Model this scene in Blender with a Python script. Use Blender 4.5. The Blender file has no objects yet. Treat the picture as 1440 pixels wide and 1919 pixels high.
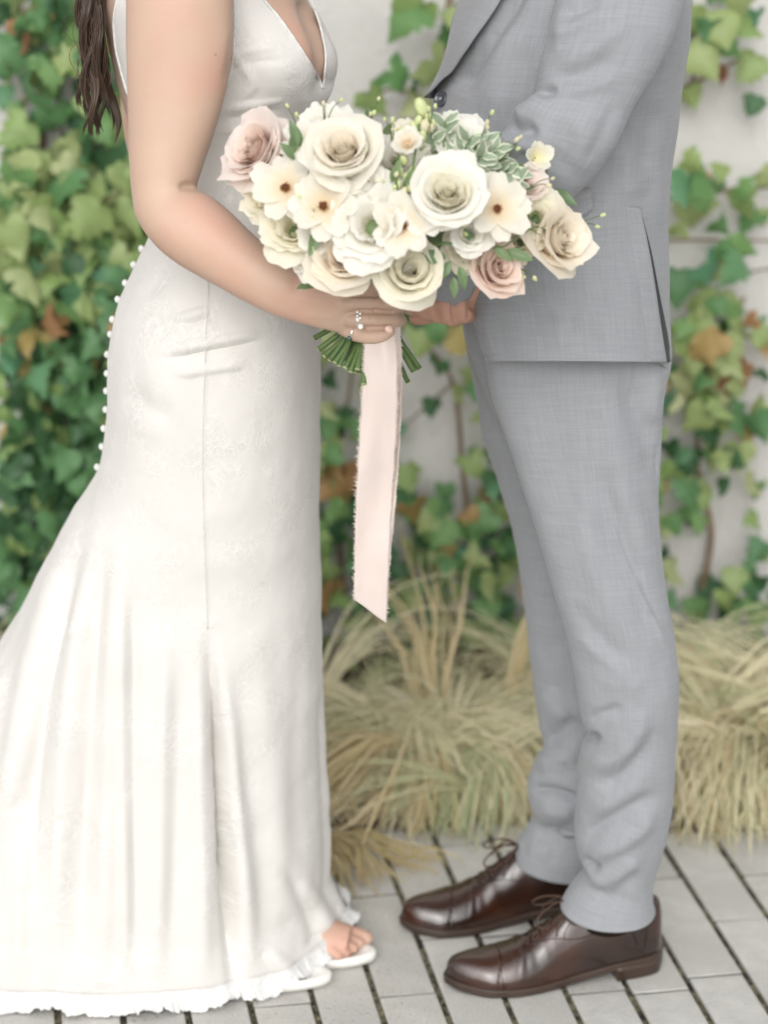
import bpy, math, random
import numpy as np
from mathutils import Vector, Matrix

rnd = random.Random(7)
RS = np.random.RandomState(7)
SC = bpy.context.scene
COL = SC.collection

# ------------------------------------------------------------------ camera
CAM = np.array([0.0, -3.0, 1.6]); PITCH = math.radians(17.5)
FPX = 85 / 36 * 1919
cd = bpy.data.cameras.new('camera'); co = bpy.data.objects.new('camera', cd); COL.objects.link(co)
co.location = CAM; co.rotation_euler = (math.pi / 2 - PITCH, 0, 0)
cd.sensor_fit = 'VERTICAL'; cd.sensor_height = 36; cd.sensor_width = 27; cd.lens = 85; cd.clip_end = 400; cd.clip_start = 0.05
cd.dof.use_dof = True; cd.dof.focus_distance = 2.84; cd.dof.aperture_fstop = 2.9
SC.camera = co
# ------------------------------------------------------------------ light
W = bpy.data.worlds.new('World'); SC.world = W; W.use_nodes = True
nt = W.node_tree; nt.nodes.clear()
sky = nt.nodes.new('ShaderNodeTexSky'); sky.sky_type = 'NISHITA'; sky.sun_disc = False
SUN_EL, SUN_AZ = 31, 186          # azimuth clockwise from +Y
sky.sun_elevation = math.radians(SUN_EL); sky.sun_rotation = math.radians(SUN_AZ)
sky.air_density = 1.0; sky.dust_density = 3.0; sky.ozone_density = 1.0
hs = nt.nodes.new('ShaderNodeHueSaturation'); hs.inputs['Saturation'].default_value = 0.14
bg = nt.nodes.new('ShaderNodeBackground'); bg.inputs['Strength'].default_value = 0.15
wo = nt.nodes.new('ShaderNodeOutputWorld')
nt.links.new(sky.outputs[0], hs.inputs['Color']); nt.links.new(hs.outputs[0], bg.inputs[0]); nt.links.new(bg.outputs[0], wo.inputs[0])
sl = bpy.data.lights.new('sun', 'SUN'); sl.energy = 0.5; sl.angle = math.radians(60); sl.color = (1.0, 0.985, 0.96)
so = bpy.data.objects.new('sun', sl); COL.objects.link(so)
_e, _a = math.radians(SUN_EL), math.radians(SUN_AZ)
sd = Vector((math.cos(_e) * math.sin(_a), math.cos(_e) * math.cos(_a), math.sin(_e)))
so.rotation_euler = sd.to_track_quat('Z', 'Y').to_euler(); so.location = (0, 0, 6)
SC.view_settings.view_transform = 'Standard'; SC.view_settings.look = 'None'
SC.view_settings.exposure = 0.5; SC.view_settings.gamma = 1
SC.render.engine = 'CYCLES'
SC.cycles.use_denoising = True
SC.cycles.max_bounces = 8; SC.cycles.diffuse_bounces = 7; SC.cycles.transmission_bounces = 6; SC.cycles.transparent_max_bounces = 6
SC.cycles.use_adaptive_sampling = True

# ------------------------------------------------------------------ geometry helpers
def ray(px, py):
    a = (px - 720) / FPX; b = -(py - 959.5) / FPX
    return np.stack([a + 0 * b, math.cos(PITCH) + b * math.sin(PITCH) + 0 * a, -math.sin(PITCH) + b * math.cos(PITCH) + 0 * a], -1)
def P(px, py, Y):
    px, py, Y = np.broadcast_arrays(np.asarray(px, float), np.asarray(py, float), np.asarray(Y, float))
    d = ray(px, py); return CAM + d * ((Y - CAM[1]) / d[..., 1])[..., None]
def G(px, py, z=0.0):
    d = ray(np.float64(px), np.float64(py)); return CAM + d * ((z - CAM[2]) / d[2])
def proj(V):
    d = V - CAM
    f = d[..., 1] * math.cos(PITCH) - d[..., 2] * math.sin(PITCH)
    u = d[..., 1] * math.sin(PITCH) + d[..., 2] * math.cos(PITCH)
    return 720 + FPX * d[..., 0] / f, 959.5 - FPX * u / f
def pchip(x, y, xi):
    x = np.asarray(x, float); y = np.asarray(y, float); xi = np.clip(xi, x[0], x[-1])
    h = np.diff(x); s = np.diff(y) / h
    d = np.zeros_like(y)
    if len(x) == 2: d[:] = s[0]
    else:
        w1 = 2 * h[1:] + h[:-1]; w2 = h[1:] + 2 * h[:-1]
        with np.errstate(all='ignore'):
            m = (w1 + w2) / (w1 / s[:-1] + w2 / s[1:])
        d[1:-1] = np.where(s[:-1] * s[1:] > 0, m, 0)
        d[0] = s[0]; d[-1] = s[-1]
    i = np.clip(np.searchsorted(x, xi, side='right') - 1, 0, len(x) - 2)
    t = (xi - x[i]) / h[i]
    return ((1 + 2 * t) * (1 - t) ** 2) * y[i] + t * (1 - t) ** 2 * h[i] * d[i] + t * t * (3 - 2 * t) * y[i + 1] + t * t * (t - 1) * h[i] * d[i + 1]
def crom(pts, n):
    """smooth curve through points, resampled to n points"""
    p = np.asarray(pts, float)
    if len(p) == 2:
        t = np.linspace(0, 1, n)[:, None]; return p[0] * (1 - t) + p[1] * t
    q = np.vstack([2 * p[0] - p[1], p, 2 * p[-1] - p[-2]])
    out = []
    for i in range(len(p) - 1):
        a, b, c, d = q[i:i + 4]; t = np.linspace(0, 1, 12, endpoint=False)[:, None]
        out.append(0.5 * (2 * b + (c - a) * t + (2 * a - 5 * b + 4 * c - d) * t ** 2 + (-a + 3 * b - 3 * c + d) * t ** 3))
    o = np.vstack(out + [p[-1:]])
    L = np.r_[0, np.cumsum(np.linalg.norm(np.diff(o[:, :3], axis=0), axis=1))]
    s = np.linspace(0, L[-1], n)
    return np.stack([np.interp(s, L, o[:, k]) for k in range(o.shape[1])], -1)
def _h(ix, iy, iz):
    n = (ix * 374761393 + iy * 668265263 + iz * 2147483647 // 7 * 31 + 1013904223) & 0x7fffffff
    n = ((n ^ (n >> 13)) * 1274126177) & 0x7fffffff
    return ((n ^ (n >> 16)) & 0xffff) / 32767.5 - 1
def noise3(p, scale=1.0, off=0.0):
    q = np.asarray(p) * scale + off + 100
    i = np.floor(q).astype(np.int64); f = q - i; f = f * f * (3 - 2 * f)
    r = 0
    for a in (0, 1):
        for b in (0, 1):
            for c in (0, 1):
                w = (f[..., 0] if a else 1 - f[..., 0]) * (f[..., 1] if b else 1 - f[..., 1]) * (f[..., 2] if c else 1 - f[..., 2])
                r = r + w * _h(i[..., 0] + a, i[..., 1] + b, i[..., 2] + c)
    return r
def fbm(p, s, o=0.0, k=3):
    return sum(noise3(p, s * 2 ** i, o + 17.3 * i) / 2 ** i for i in range(k))

def sstep(a, b, x):
    t = np.clip((x - a) / (b - a), 0, 1); return t * t * (3 - 2 * t)

def raw_mesh(name, V, F, uv=None, smooth=True):
    """V (n,3); F list of lists or (m,k) array; uv per-vertex (n,2)"""
    me = bpy.data.meshes.new(name)
    V = np.asarray(V, np.float32).reshape(-1, 3)
    if isinstance(F, np.ndarray):
        k = F.shape[1]; m = len(F)
        me.vertices.add(len(V)); me.vertices.foreach_set('co', V.ravel())
        me.loops.add(m * k); me.loops.foreach_set('vertex_index', F.astype(np.int32).ravel())
        me.polygons.add(m); me.polygons.foreach_set('loop_start', np.arange(0, m * k, k, dtype=np.int32))
        try: me.polygons.foreach_set('loop_total', np.full(m, k, np.int32))
        except Exception: pass
        me.update(calc_edges=True)
    else:
        me.from_pydata(V.tolist(), [], F)
    if uv is not None:
        l = me.uv_layers.new(name='UVMap')
        idx = np.empty(len(me.loops), np.int32); me.loops.foreach_get('vertex_index', idx)
        l.data.foreach_set('uv', np.asarray(uv, np.float32).reshape(-1, 2)[idx].ravel())
    if smooth: me.polygons.foreach_set('use_smooth', np.ones(len(me.polygons), bool))
    me.validate(); me.update()
    return me
def link(name, me, m=None, parent=None, **props):
    o = bpy.data.objects.new(name, me); COL.objects.link(o)
    if m is not None and me is not None and not me.materials:
        for q in (m if isinstance(m, (list, tuple)) else [m]): me.materials.append(q)
    if parent is not None: o.parent = parent
    for k, v in props.items(): o[k] = v
    return o
def empty(name, loc=(0, 0, 0), rz=0.0, **props):
    o = bpy.data.objects.new(name, None); COL.objects.link(o); o.location = loc; o.rotation_euler = (0, 0, rz); o.empty_display_size = .05
    for k, v in props.items(): o[k] = v
    return o
def grid_faces(nv, nu, closed):
    i = np.arange(nv - 1)[:, None]; j = np.arange(nu if closed else nu - 1)[None, :]
    a = i * nu + j; b = i * nu + (j + 1) % nu
    return np.stack([a, b, b + nu, a + nu], -1).reshape(-1, 4)
def grid_mesh(name, V, closed=True, mask=None, caps=False, uvscale=1.0):
    nv, nu = V.shape[:2]
    F = grid_faces(nv, nu, closed)
    # metre UVs
    du = np.linalg.norm(np.diff(V, axis=1), axis=2).mean(0); u = np.r_[0, np.cumsum(du)]
    dv = np.linalg.norm(np.diff(V, axis=0), axis=2).mean(1); v = np.r_[0, np.cumsum(dv)]
    uv = np.stack(np.meshgrid(u, v), -1) * uvscale
    if mask is not None:
        mk = mask.reshape(-1)
        F = F[mk[F].all(1)]
        used = np.unique(F); rm = -np.ones(nv * nu, int); rm[used] = np.arange(len(used))
        return raw_mesh(name, V.reshape(-1, 3)[used], rm[F], uv.reshape(-1, 2)[used])
    if caps and closed:
        n = nv * nu
        VV = np.vstack([V.reshape(-1, 3), V[0].mean(0), V[-1].mean(0)])
        F = [list(map(int, f)) for f in F]
        F += [[n, (j + 1) % nu, j] for j in range(nu)] + [[n + 1, (nv - 1) * nu + j, (nv - 1) * nu + (j + 1) % nu] for j in range(nu)]
        UV = np.vstack([uv.reshape(-1, 2), [[0, 0], [0, 0]]])
        return raw_mesh(name, VV, F, UV)
    return raw_mesh(name, V.reshape(-1, 3), F, uv)
def normals(V, closed=True):
    if closed: du = np.roll(V, -1, 1) - np.roll(V, 1, 1)
    else: du = np.gradient(V, axis=1)
    dv = np.gradient(V, axis=0)
    n = np.cross(du, dv); n /= np.linalg.norm(n, axis=-1, keepdims=True) + 1e-12
    return n
def outward(V, closed=True):
    n = normals(V, closed); c = V.mean(1, keepdims=True)
    if ((V - c) * n).sum() < 0: n = -n
    return n
def sculpt(V, S, closed=True, N=None, far=False):
    """S: strokes (points px, width px, amp m[, kind[, taper]]): cloth folds pushed out (+) or in (-) along the surface normal"""
    n = outward(V, closed) if N is None else N
    px, py = proj(V)
    view = CAM - V; view /= np.linalg.norm(view, axis=-1, keepdims=True)
    fac = sstep(-0.1, 0.25, (n * view).sum(-1))
    D = np.zeros(px.shape)
    for s in S:
        pts, w, amp = s[:3]; kind = s[3] if len(s) > 3 else 'r'; tap = s[4] if len(s) > 4 else .3
        c = crom(np.array(pts, float), max(8, 4 * len(pts))) if len(pts) > 1 else np.array(pts + pts, float) + [[0, 0], [.01, 0]]
        m = (px > c[:, 0].min() - 4 * w) & (px < c[:, 0].max() + 4 * w) & (py > c[:, 1].min() - 4 * w) & (py < c[:, 1].max() + 4 * w)
        if not m.any(): continue
        q = np.stack([px[m], py[m]], -1)
        best = np.full(len(q), 1e9); sg = np.zeros(len(q)); tt = np.zeros(len(q))
        L = np.r_[0, np.cumsum(np.linalg.norm(np.diff(c, axis=0), axis=1))]
        for i in range(len(c) - 1):
            a, b = c[i], c[i + 1]; ab = b - a; l2 = (ab ** 2).sum() + 1e-9
            t = np.clip(((q - a) @ ab) / l2, 0, 1); r = q - a - t[:, None] * ab
            d = np.hypot(r[:, 0], r[:, 1]); k = d < best
            best[k] = d[k]; sg[k] = np.sign(ab[0] * r[k, 1] - ab[1] * r[k, 0]); tt[k] = (L[i] + t[k] * math.sqrt(l2)) / L[-1]
        env = sstep(0, tap, tt) * sstep(0, tap, 1 - tt) if (tap > 0 and len(pts) > 1) else 1.0
        x = best / w
        if kind == 'r': f = np.exp(-x * x)
        elif kind == 's': f = (1 - np.tanh(x * 1.5) ** 2)            # sharper crest
        elif kind == 'a': f = sg * x * np.exp(-x * x) * 2.0          # ridge one side, valley the other
        else: f = np.where(sg > 0, np.exp(-x * x), np.exp(-(x * 3.5) ** 2))   # step: soft on the + side
        D[m] += amp * f * env
    if not far: D = D * fac
    return V + n * D[..., None]
def surf(V, N, px, py, k=5):
    qx, qy = proj(V); view = CAM - V
    ok = (N * view).sum(-1) > 0
    d = (qx - px) ** 2 + (qy - py) ** 2 + np.where(ok, 0, 1e9)
    i = np.argsort(d.ravel())[:k]
    w = 1 / (d.ravel()[i] + 1)
    p = (V.reshape(-1, 3)[i] * w[:, None]).sum(0) / w.sum(); n = (N.reshape(-1, 3)[i] * w[:, None]).sum(0)
    return p, n / np.linalg.norm(n)
def on_surf(V, N, pts, n, off=0.0):
    c = crom(np.array(pts, float), n); o = []
    for x, y in c:
        p, q = surf(V, N, x, y); o.append(p + q * off)
    o = np.array(o)
    for _ in range(3): o[1:-1] = (o[:-2] + 2 * o[1:-1] + o[2:]) / 4
    return o
def limb(st, nv, nu, n=2.0, depth=1.0):
    """st rows: xl,yl,xr,yr,Y,ratio  (silhouette edges in the photograph at depth Y) -> grid"""
    st = np.array(st, float)
    A = P(st[:, 0], st[:, 1], st[:, 4]); B = P(st[:, 2], st[:, 3], st[:, 4])
    M = (A + B) / 2; L = np.r_[0, np.cumsum(np.linalg.norm(np.diff(M, axis=0), axis=1))]
    s = np.linspace(0, L[-1], nv)
    A = np.stack([pchip(L, A[:, k], s) for k in range(3)], -1); B = np.stack([pchip(L, B[:, k], s) for k in range(3)], -1)
    r = pchip(L, st[:, 5], s)
    M = (A + B) / 2; a = (B - A) / 2
    T = np.gradient(M, axis=0); T /= np.linalg.norm(T, axis=1, keepdims=True)
    b = np.cross(T, a); b /= np.linalg.norm(b, axis=1, keepdims=True); b = b * (np.linalg.norm(a, axis=1) * r)[:, None]
    th = np.linspace(0, 2 * math.pi, nu, endpoint=False)
    c, q = np.cos(th), np.sin(th); e = 2 / n
    c = np.sign(c) * np.abs(c) ** e; q = np.sign(q) * np.abs(q) ** e
    return M[:, None] + a[:, None] * c[None, :, None] + b[:, None] * q[None, :, None]
def tube(path, rad, nu=8, n=None, flat=1.0, up=(0, 0, 1)):
    p = np.asarray(path, float); n = n or len(p)
    rad = np.asarray(rad, float) * np.ones(len(p))
    q = crom(np.c_[p, rad], n); p, r = q[:, :3], np.maximum(q[:, 3], 1e-5)
    T = np.gradient(p, axis=0); T /= np.linalg.norm(T, axis=1, keepdims=True) + 1e-12
    u = np.array(up, float); u = u - T[0] * (u @ T[0])
    if np.linalg.norm(u) < 1e-3: u = np.array([1.0, 0, 0]) - T[0] * T[0][0]
    U = []
    for t in T:
        u = u - t * (u @ t); u = u / (np.linalg.norm(u) + 1e-12); U.append(u)
    U = np.array(U); B = np.cross(T, U)
    th = np.linspace(0, 2 * math.pi, nu, endpoint=False)
    return p[:, None] + r[:, None, None] * (U[:, None] * np.cos(th)[None, :, None] * flat + B[:, None] * np.sin(th)[None, :, None])
class MB:
    """collects grids and faces into one mesh"""
    def __init__(s): s.V = []; s.F = []; s.UV = []; s.n = 0
    def grid(s, V, closed=True, uv=None, caps=False):
        nv, nu = V.shape[:2]; s.F.append(grid_faces(nv, nu, closed) + s.n); s.V.append(V.reshape(-1, 3))
        if uv is None:
            uv = np.stack(np.meshgrid(np.linspace(0, 1, nu), np.linspace(0, 1, nv)), -1)
        s.UV.append(np.asarray(uv).reshape(-1, 2)); s.n += nv * nu
        if caps:
            for row in (0, nv - 1):
                c = V[row].mean(0); s.V.append(c[None]); s.UV.append(np.array([[.5, row and 1.0]]))
                b = s.n - nv * nu - (1 if row else 0) + row * nu
                j = np.arange(nu); k = (j + 1) % nu
                f = np.stack([b + j, b + k, np.full(nu, s.n), np.full(nu, s.n)], -1)
                s.F.append(('t', np.stack([b + j, b + k, np.full(nu, s.n)], -1) if row else np.stack([b + k, b + j, np.full(nu, s.n)], -1)))
                s.n += 1
        return s
    def tube(s, path, rad, nu=8, n=None, caps=True, **k): return s.grid(tube(path, rad, nu, n, **k), caps=caps)
    def add(s, V, F):
        V = np.asarray(V, float); s.V.append(V); s.UV.append(np.zeros((len(V), 2))); s.F.append(('l', [[i + s.n for i in f] for f in F])); s.n += len(V); return s
    def mesh(s, name, smooth=True):
        F = []; quads = all(not isinstance(f, tuple) for f in s.F)
        if quads: F = np.vstack(s.F)
        else:
            for f in s.F: F += (f.tolist() if not isinstance(f, tuple) else (f[1].tolist() if f[0] == 't' else f[1]))
        return raw_mesh(name, np.vstack(s.V), F, np.vstack(s.UV), smooth)
def box_bevel(x0, x1, y0, y1, z0, z1, b, jit=None):
    """low box with a chamfered top rim (20-odd triangles)"""
    V = [(x0, y0, z0), (x1, y0, z0), (x1, y1, z0), (x0, y1, z0), (x0, y0, z1 - b), (x1, y0, z1 - b), (x1, y1, z1 - b), (x0, y1, z1 - b),
         (x0 + b, y0 + b, z1), (x1 - b, y0 + b, z1), (x1 - b, y1 - b, z1), (x0 + b, y1 - b, z1)]
    F = [[8, 9, 10, 11], [0, 1, 5, 4], [1, 2, 6, 5], [2, 3, 7, 6], [3, 0, 4, 7], [4, 5, 9, 8], [5, 6, 10, 9], [6, 7, 11, 10], [7, 4, 8, 11]]
    return V, F
def evaluated(me, mods):
    o = bpy.data.objects.new('work', me); COL.objects.link(o)
    for t, kw in mods:
        m = o.modifiers.new(t, t)
        for k, v in kw.items(): setattr(m, k, v)
    dg = bpy.context.evaluated_depsgraph_get(); dg.update()
    out = bpy.data.meshes.new_from_object(o.evaluated_get(dg)); bpy.data.objects.remove(o); return out
def mesh_np(me):
    V = np.empty(len(me.vertices) * 3, np.float32); me.vertices.foreach_get('co', V)
    N = np.empty(len(me.vertices) * 3, np.float32); me.vertex_normals.foreach_get('vector', N)
    return V.reshape(-1, 3).astype(float), N.reshape(-1, 3).astype(float)

# ------------------------------------------------------------------ materials
def mat(name, col, rough=.6, spec=.4, **kw):
    """kw: var=(scale,amount) brightness mottling, col2/colscale second colour, bump=(scale,dist), sub, coat, metal, trans, rndcol, sheen"""
    m = bpy.data.materials.new(name); m.use_nodes = True; t = m.node_tree; N = t.nodes; L = t.links
    b = N['Principled BSDF']; b.inputs['Roughness'].default_value = rough; b.inputs['Specular IOR Level'].default_value = spec
    b.inputs['Base Color'].default_value = (*col, 1)
    tc = N.new('ShaderNodeTexCoord'); coord = tc.outputs[kw.get('coord', 'Object')]
    src = None
    def rgb(c): n = N.new('ShaderNodeRGB'); n.outputs[0].default_value = (*c, 1); return n.outputs[0]
    def mix(f, a, bb, mode='MIX'):
        n = N.new('ShaderNodeMix'); n.data_type = 'RGBA'; n.blend_type = mode
        if isinstance(f, (int, float)): n.inputs[0].default_value = f
        else: L.new(f, n.inputs[0])
        L.new(a, n.inputs[6]); L.new(bb, n.inputs[7]); return n.outputs[2]
    def nz(scale, detail=3, vec=None, dist=0):
        n = N.new('ShaderNodeTexNoise'); n.inputs['Scale'].default_value = scale; n.inputs['Detail'].default_value = detail; n.inputs['Distortion'].default_value = dist
        L.new(vec or coord, n.inputs['Vector']); return n.outputs['Fac']
    def ramp(f, a, c, bmin=0.0, bmax=1.0):
        n = N.new('ShaderNodeMapRange'); n.inputs[1].default_value = a; n.inputs[2].default_value = c; n.inputs[3].default_value = bmin; n.inputs[4].default_value = bmax
        L.new(f, n.inputs[0]); return n.outputs[0]
    src = rgb(col)
    if 'col2' in kw: src = mix(ramp(nz(kw.get('colscale', 8), 4), .42, .6), src, rgb(kw['col2']))
    if 'vgrad' in kw:      # colour along v of the UVs: the thing's own colouring (petal base to tip)
        u = N.new('ShaderNodeTexCoord'); sx = N.new('ShaderNodeSeparateXYZ'); L.new(u.outputs['UV'], sx.inputs[0])
        c2, a, c = kw['vgrad']; src = mix(ramp(sx.outputs[1], a, c), rgb(c2), src)
    if 'ucut' in kw:       # pale margin along leaf edges
        u = N.new('ShaderNodeTexCoord'); sx = N.new('ShaderNodeSeparateXYZ'); L.new(u.outputs['UV'], sx.inputs[0])
        ab = N.new('ShaderNodeMath'); ab.operation = 'SUBTRACT'; L.new(sx.outputs[0], ab.inputs[0]); ab.inputs[1].default_value = .5
        a2 = N.new('ShaderNodeMath'); a2.operation = 'ABSOLUTE'; L.new(ab.outputs[0], a2.inputs[0])
        src = mix(ramp(a2.outputs[0], .3, .38), src, rgb(kw['ucut']))
    if 'rnd' in kw:
        oi = N.new('ShaderNodeObjectInfo')
        cr = N.new('ShaderNodeValToRGB'); cr.color_ramp.interpolation = 'LINEAR'
        cs = kw['rnd']
        while len(cr.color_ramp.elements) < len(cs): cr.color_ramp.elements.new(.5)
        for e, (p, c) in zip(cr.color_ramp.elements, cs): e.position = p; e.color = (*c, 1)
        L.new(oi.outputs['Random'], cr.inputs[0]); src = cr.outputs[0]
    if 'var' in kw:
        s, a = kw['var']; v = ramp(nz(s, 5), .3, .7, 1 - a, 1 + a)
        cc = N.new('ShaderNodeCombineXYZ')
        for i in range(3): L.new(v, cc.inputs[i])
        src = mix(1.0, src, cc.outputs[0], 'MULTIPLY')
    if 'blotch' in kw:
        c2, s, lo, hi = kw['blotch']; src = mix(ramp(nz(s, 2), lo, hi), src, rgb(c2))
    if 'speck' in kw:
        c2, s, th = kw['speck']; src = mix(ramp(nz(s, 1), th, th + .04), src, rgb(c2))
    L.new(src, b.inputs['Base Color'])
    if 'bump' in kw:
        s, d = kw['bump']; bp = N.new('ShaderNodeBump'); bp.inputs['Distance'].default_value = d; bp.inputs['Strength'].default_value = 1
        L.new(nz(s, 4), bp.inputs['Height']); L.new(bp.outputs[0], b.inputs['Normal'])
    if 'sub' in kw:
        b.inputs['Subsurface Weight'].default_value = kw['sub']; b.inputs['Subsurface Radius'].default_value = (1, .35, .2); b.inputs['Subsurface Scale'].default_value = kw.get('subscale', .008)
    if 'coat' in kw: b.inputs['Coat Weight'].default_value = kw['coat']; b.inputs['Coat Roughness'].default_value = kw.get('coatr', .1)
    if 'metal' in kw: b.inputs['Metallic'].default_value = kw['metal']
    if 'sheen' in kw: b.inputs['Sheen Weight'].default_value = kw['sheen']
    if 'trans' in kw:
        tr = N.new('ShaderNodeBsdfTranslucent'); L.new(src, tr.inputs[0]); ms = N.new('ShaderNodeMixShader'); ms.inputs[0].default_value = kw['trans']
        L.new(b.outputs[0], ms.inputs[1]); L.new(tr.outputs[0], ms.inputs[2]); L.new(ms.outputs[0], N['Material Output'].inputs[0])
    m['h'] = 1
    return m
def fabric(name, c1, c2, fine=.5, bumpd=.0003):
    """woven cloth: crossing slub threads in metre UVs"""
    m = bpy.data.materials.new(name); m.use_nodes = True; t = m.node_tree; N = t.nodes; L = t.links; b = N['Principled BSDF']
    b.inputs['Roughness'].default_value = .85; b.inputs['Specular IOR Level'].default_value = .2; b.inputs['Sheen Weight'].default_value = .15
    tc = N.new('ShaderNodeTexCoord')
    def th(sx, sy, sc, det=2):
        mp = N.new('ShaderNodeMapping'); mp.inputs['Scale'].default_value = (sx, sy, 1); L.new(tc.outputs['UV'], mp.inputs[0])
        n = N.new('ShaderNodeTexNoise'); n.inputs['Scale'].default_value = sc; n.inputs['Detail'].default_value = det; L.new(mp.outputs[0], n.inputs['Vector']); return n.outputs['Fac']
    a, c, d, e = th(1, .03, 900), th(.03, 1, 900), th(1, .06, 260), th(.06, 1, 260)
    def add(x, y, w=1.0):
        n = N.new('ShaderNodeMath'); n.operation = 'MULTIPLY_ADD'; L.new(y, n.inputs[0]); n.inputs[1].default_value = w; L.new(x, n.inputs[2]); return n.outputs[0]
    s = add(add(add(a, c), d, .7), e, .7)
    mr = N.new('ShaderNodeMapRange'); mr.inputs[1].default_value = 1.0; mr.inputs[2].default_value = 2.4; L.new(s, mr.inputs[0])
    mx = N.new('ShaderNodeMix'); mx.data_type = 'RGBA'; mx.inputs[6].default_value = (*c1, 1); mx.inputs[7].default_value = (*c2, 1); L.new(mr.outputs[0], mx.inputs[0])
    L.new(mx.outputs[2], b.inputs['Base Color'])
    bp = N.new('ShaderNodeBump'); bp.inputs['Distance'].default_value = bumpd; L.new(s, bp.inputs['Height']); L.new(bp.outputs[0], b.inputs['Normal'])
    return m
def lace_mat(name):
    m = bpy.data.materials.new(name); m.use_nodes = True; t = m.node_tree; N = t.nodes; L = t.links; b = N['Principled BSDF']
    b.inputs['Roughness'].default_value = .6; b.inputs['Specular IOR Level'].default_value = .25; b.inputs['Sheen Weight'].default_value = .2
    tc = N.new('ShaderNodeTexCoord')
    nz = N.new('ShaderNodeTexNoise'); nz.inputs['Scale'].default_value = 14; nz.inputs['Detail'].default_value = 2; L.new(tc.outputs['UV'], nz.inputs['Vector'])
    mxv = N.new('ShaderNodeMix'); mxv.data_type = 'VECTOR'; mxv.inputs[0].default_value = .09; L.new(tc.outputs['UV'], mxv.inputs[4]); L.new(nz.outputs['Color'], mxv.inputs[5])
    def vor(sc):
        vo = N.new('ShaderNodeTexVoronoi'); vo.feature = 'DISTANCE_TO_EDGE'; vo.inputs['Scale'].default_value = sc; L.new(mxv.outputs[1], vo.inputs['Vector'])
        q = N.new('ShaderNodeMapRange'); q.inputs[1].default_value = .02; q.inputs[2].default_value = .14; q.inputs[3].default_value = 1; q.inputs[4].default_value = -.3; L.new(vo.outputs['Distance'], q.inputs[0]); return q.outputs[0]
    s2 = N.new('ShaderNodeMath'); s2.operation = 'ADD'; L.new(vor(75), s2.inputs[0]); L.new(vor(170), s2.inputs[1])
    bl = N.new('ShaderNodeTexNoise'); bl.inputs['Scale'].default_value = 13; bl.inputs['Detail'].default_value = 3; L.new(tc.outputs['UV'], bl.inputs['Vector'])
    br = N.new('ShaderNodeMapRange'); br.inputs[1].default_value = .45; br.inputs[2].default_value = .62; L.new(bl.outputs['Fac'], br.inputs[0])
    pt = N.new('ShaderNodeMath'); pt.operation = 'MULTIPLY'; L.new(s2.outputs[0], pt.inputs[0]); L.new(br.outputs[0], pt.inputs[1])
    th = N.new('ShaderNodeTexNoise'); th.inputs['Scale'].default_value = 700; th.inputs['Detail'].default_value = 1
    mp = N.new('ShaderNodeMapping'); mp.inputs['Scale'].default_value = (.25, 1, 1); L.new(tc.outputs['UV'], mp.inputs[0]); L.new(mp.outputs[0], th.inputs['Vector'])
    ad = N.new('ShaderNodeMath'); ad.operation = 'MULTIPLY_ADD'; L.new(th.outputs['Fac'], ad.inputs[0]); ad.inputs[1].default_value = 1.0; L.new(pt.outputs[0], ad.inputs[2])
    mr = N.new('ShaderNodeMapRange'); mr.inputs[1].default_value = 0.0; mr.inputs[2].default_value = 2.2; L.new(ad.outputs[0], mr.inputs[0])
    mx = N.new('ShaderNodeMix'); mx.data_type = 'RGBA'; mx.inputs[6].default_value = (.60, .58, .55, 1); mx.inputs[7].default_value = (.68, .66, .63, 1); L.new(mr.outputs[0], mx.inputs[0])
    L.new(mx.outputs[2], b.inputs['Base Color'])
    bp = N.new('ShaderNodeBump'); bp.inputs['Distance'].default_value = .00016; L.new(ad.outputs[0], bp.inputs['Height']); L.new(bp.outputs[0], b.inputs['Normal'])
    return m
# ================================================================== SETTING
M_ground = mat('ground_soil', (.10, .085, .065), .95, .1, var=(6, .3), bump=(40, .01))
M_sand = mat('joint_grit', (.035, .034, .028), .95, .1, col2=(.17, .155, .10), colscale=45, bump=(300, .004), var=(150, .4))
M_paver = mat('concrete_paver', (.54, .53, .50), .85, .25, var=(22, .12), bump=(200, .0022), speck=((.60, .59, .56), 210, .66), blotch=((.47, .46, .43), 5, .45, .7))
M_paver2 = mat('concrete_paver_warm', (.52, .505, .47), .85, .25, var=(18, .13), bump=(180, .0022), speck=((.20, .19, .18), 190, .68), blotch=((.45, .44, .42), 7, .45, .7))
M_wall = mat('stucco', (.56, .545, .52), .9, .15, var=(3, .05), bump=(60, .004), blotch=((.51, .50, .48), 1.6, .4, .65))
M_moss = mat('moss', (.16, .17, .05), .95, .1, var=(120, .4), bump=(200, .003))
M_mulch = mat('mulch', (.075, .055, .038), .95, .1, var=(50, .5), bump=(60, .012))

g = raw_mesh('ground', [(-150, -150, -.03), (150, -150, -.03), (150, 150, -.03), (-150, 150, -.03)], [[0, 1, 2, 3]])
link('ground', g, M_ground, kind='structure')
BED = .42
_n = 40
gx, gy = np.meshgrid(np.linspace(-6, 6, 240), np.linspace(BED, 1.26, 22))
bv = np.stack([gx, gy, 0 * gx], -1); bv[..., 2] = -.002 + .012 * fbm(bv, 9) + .012 * sstep(BED, BED + .1, gy)
link('planting_bed', grid_mesh('planting_bed', bv, False), M_mulch, kind='structure')
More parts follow.
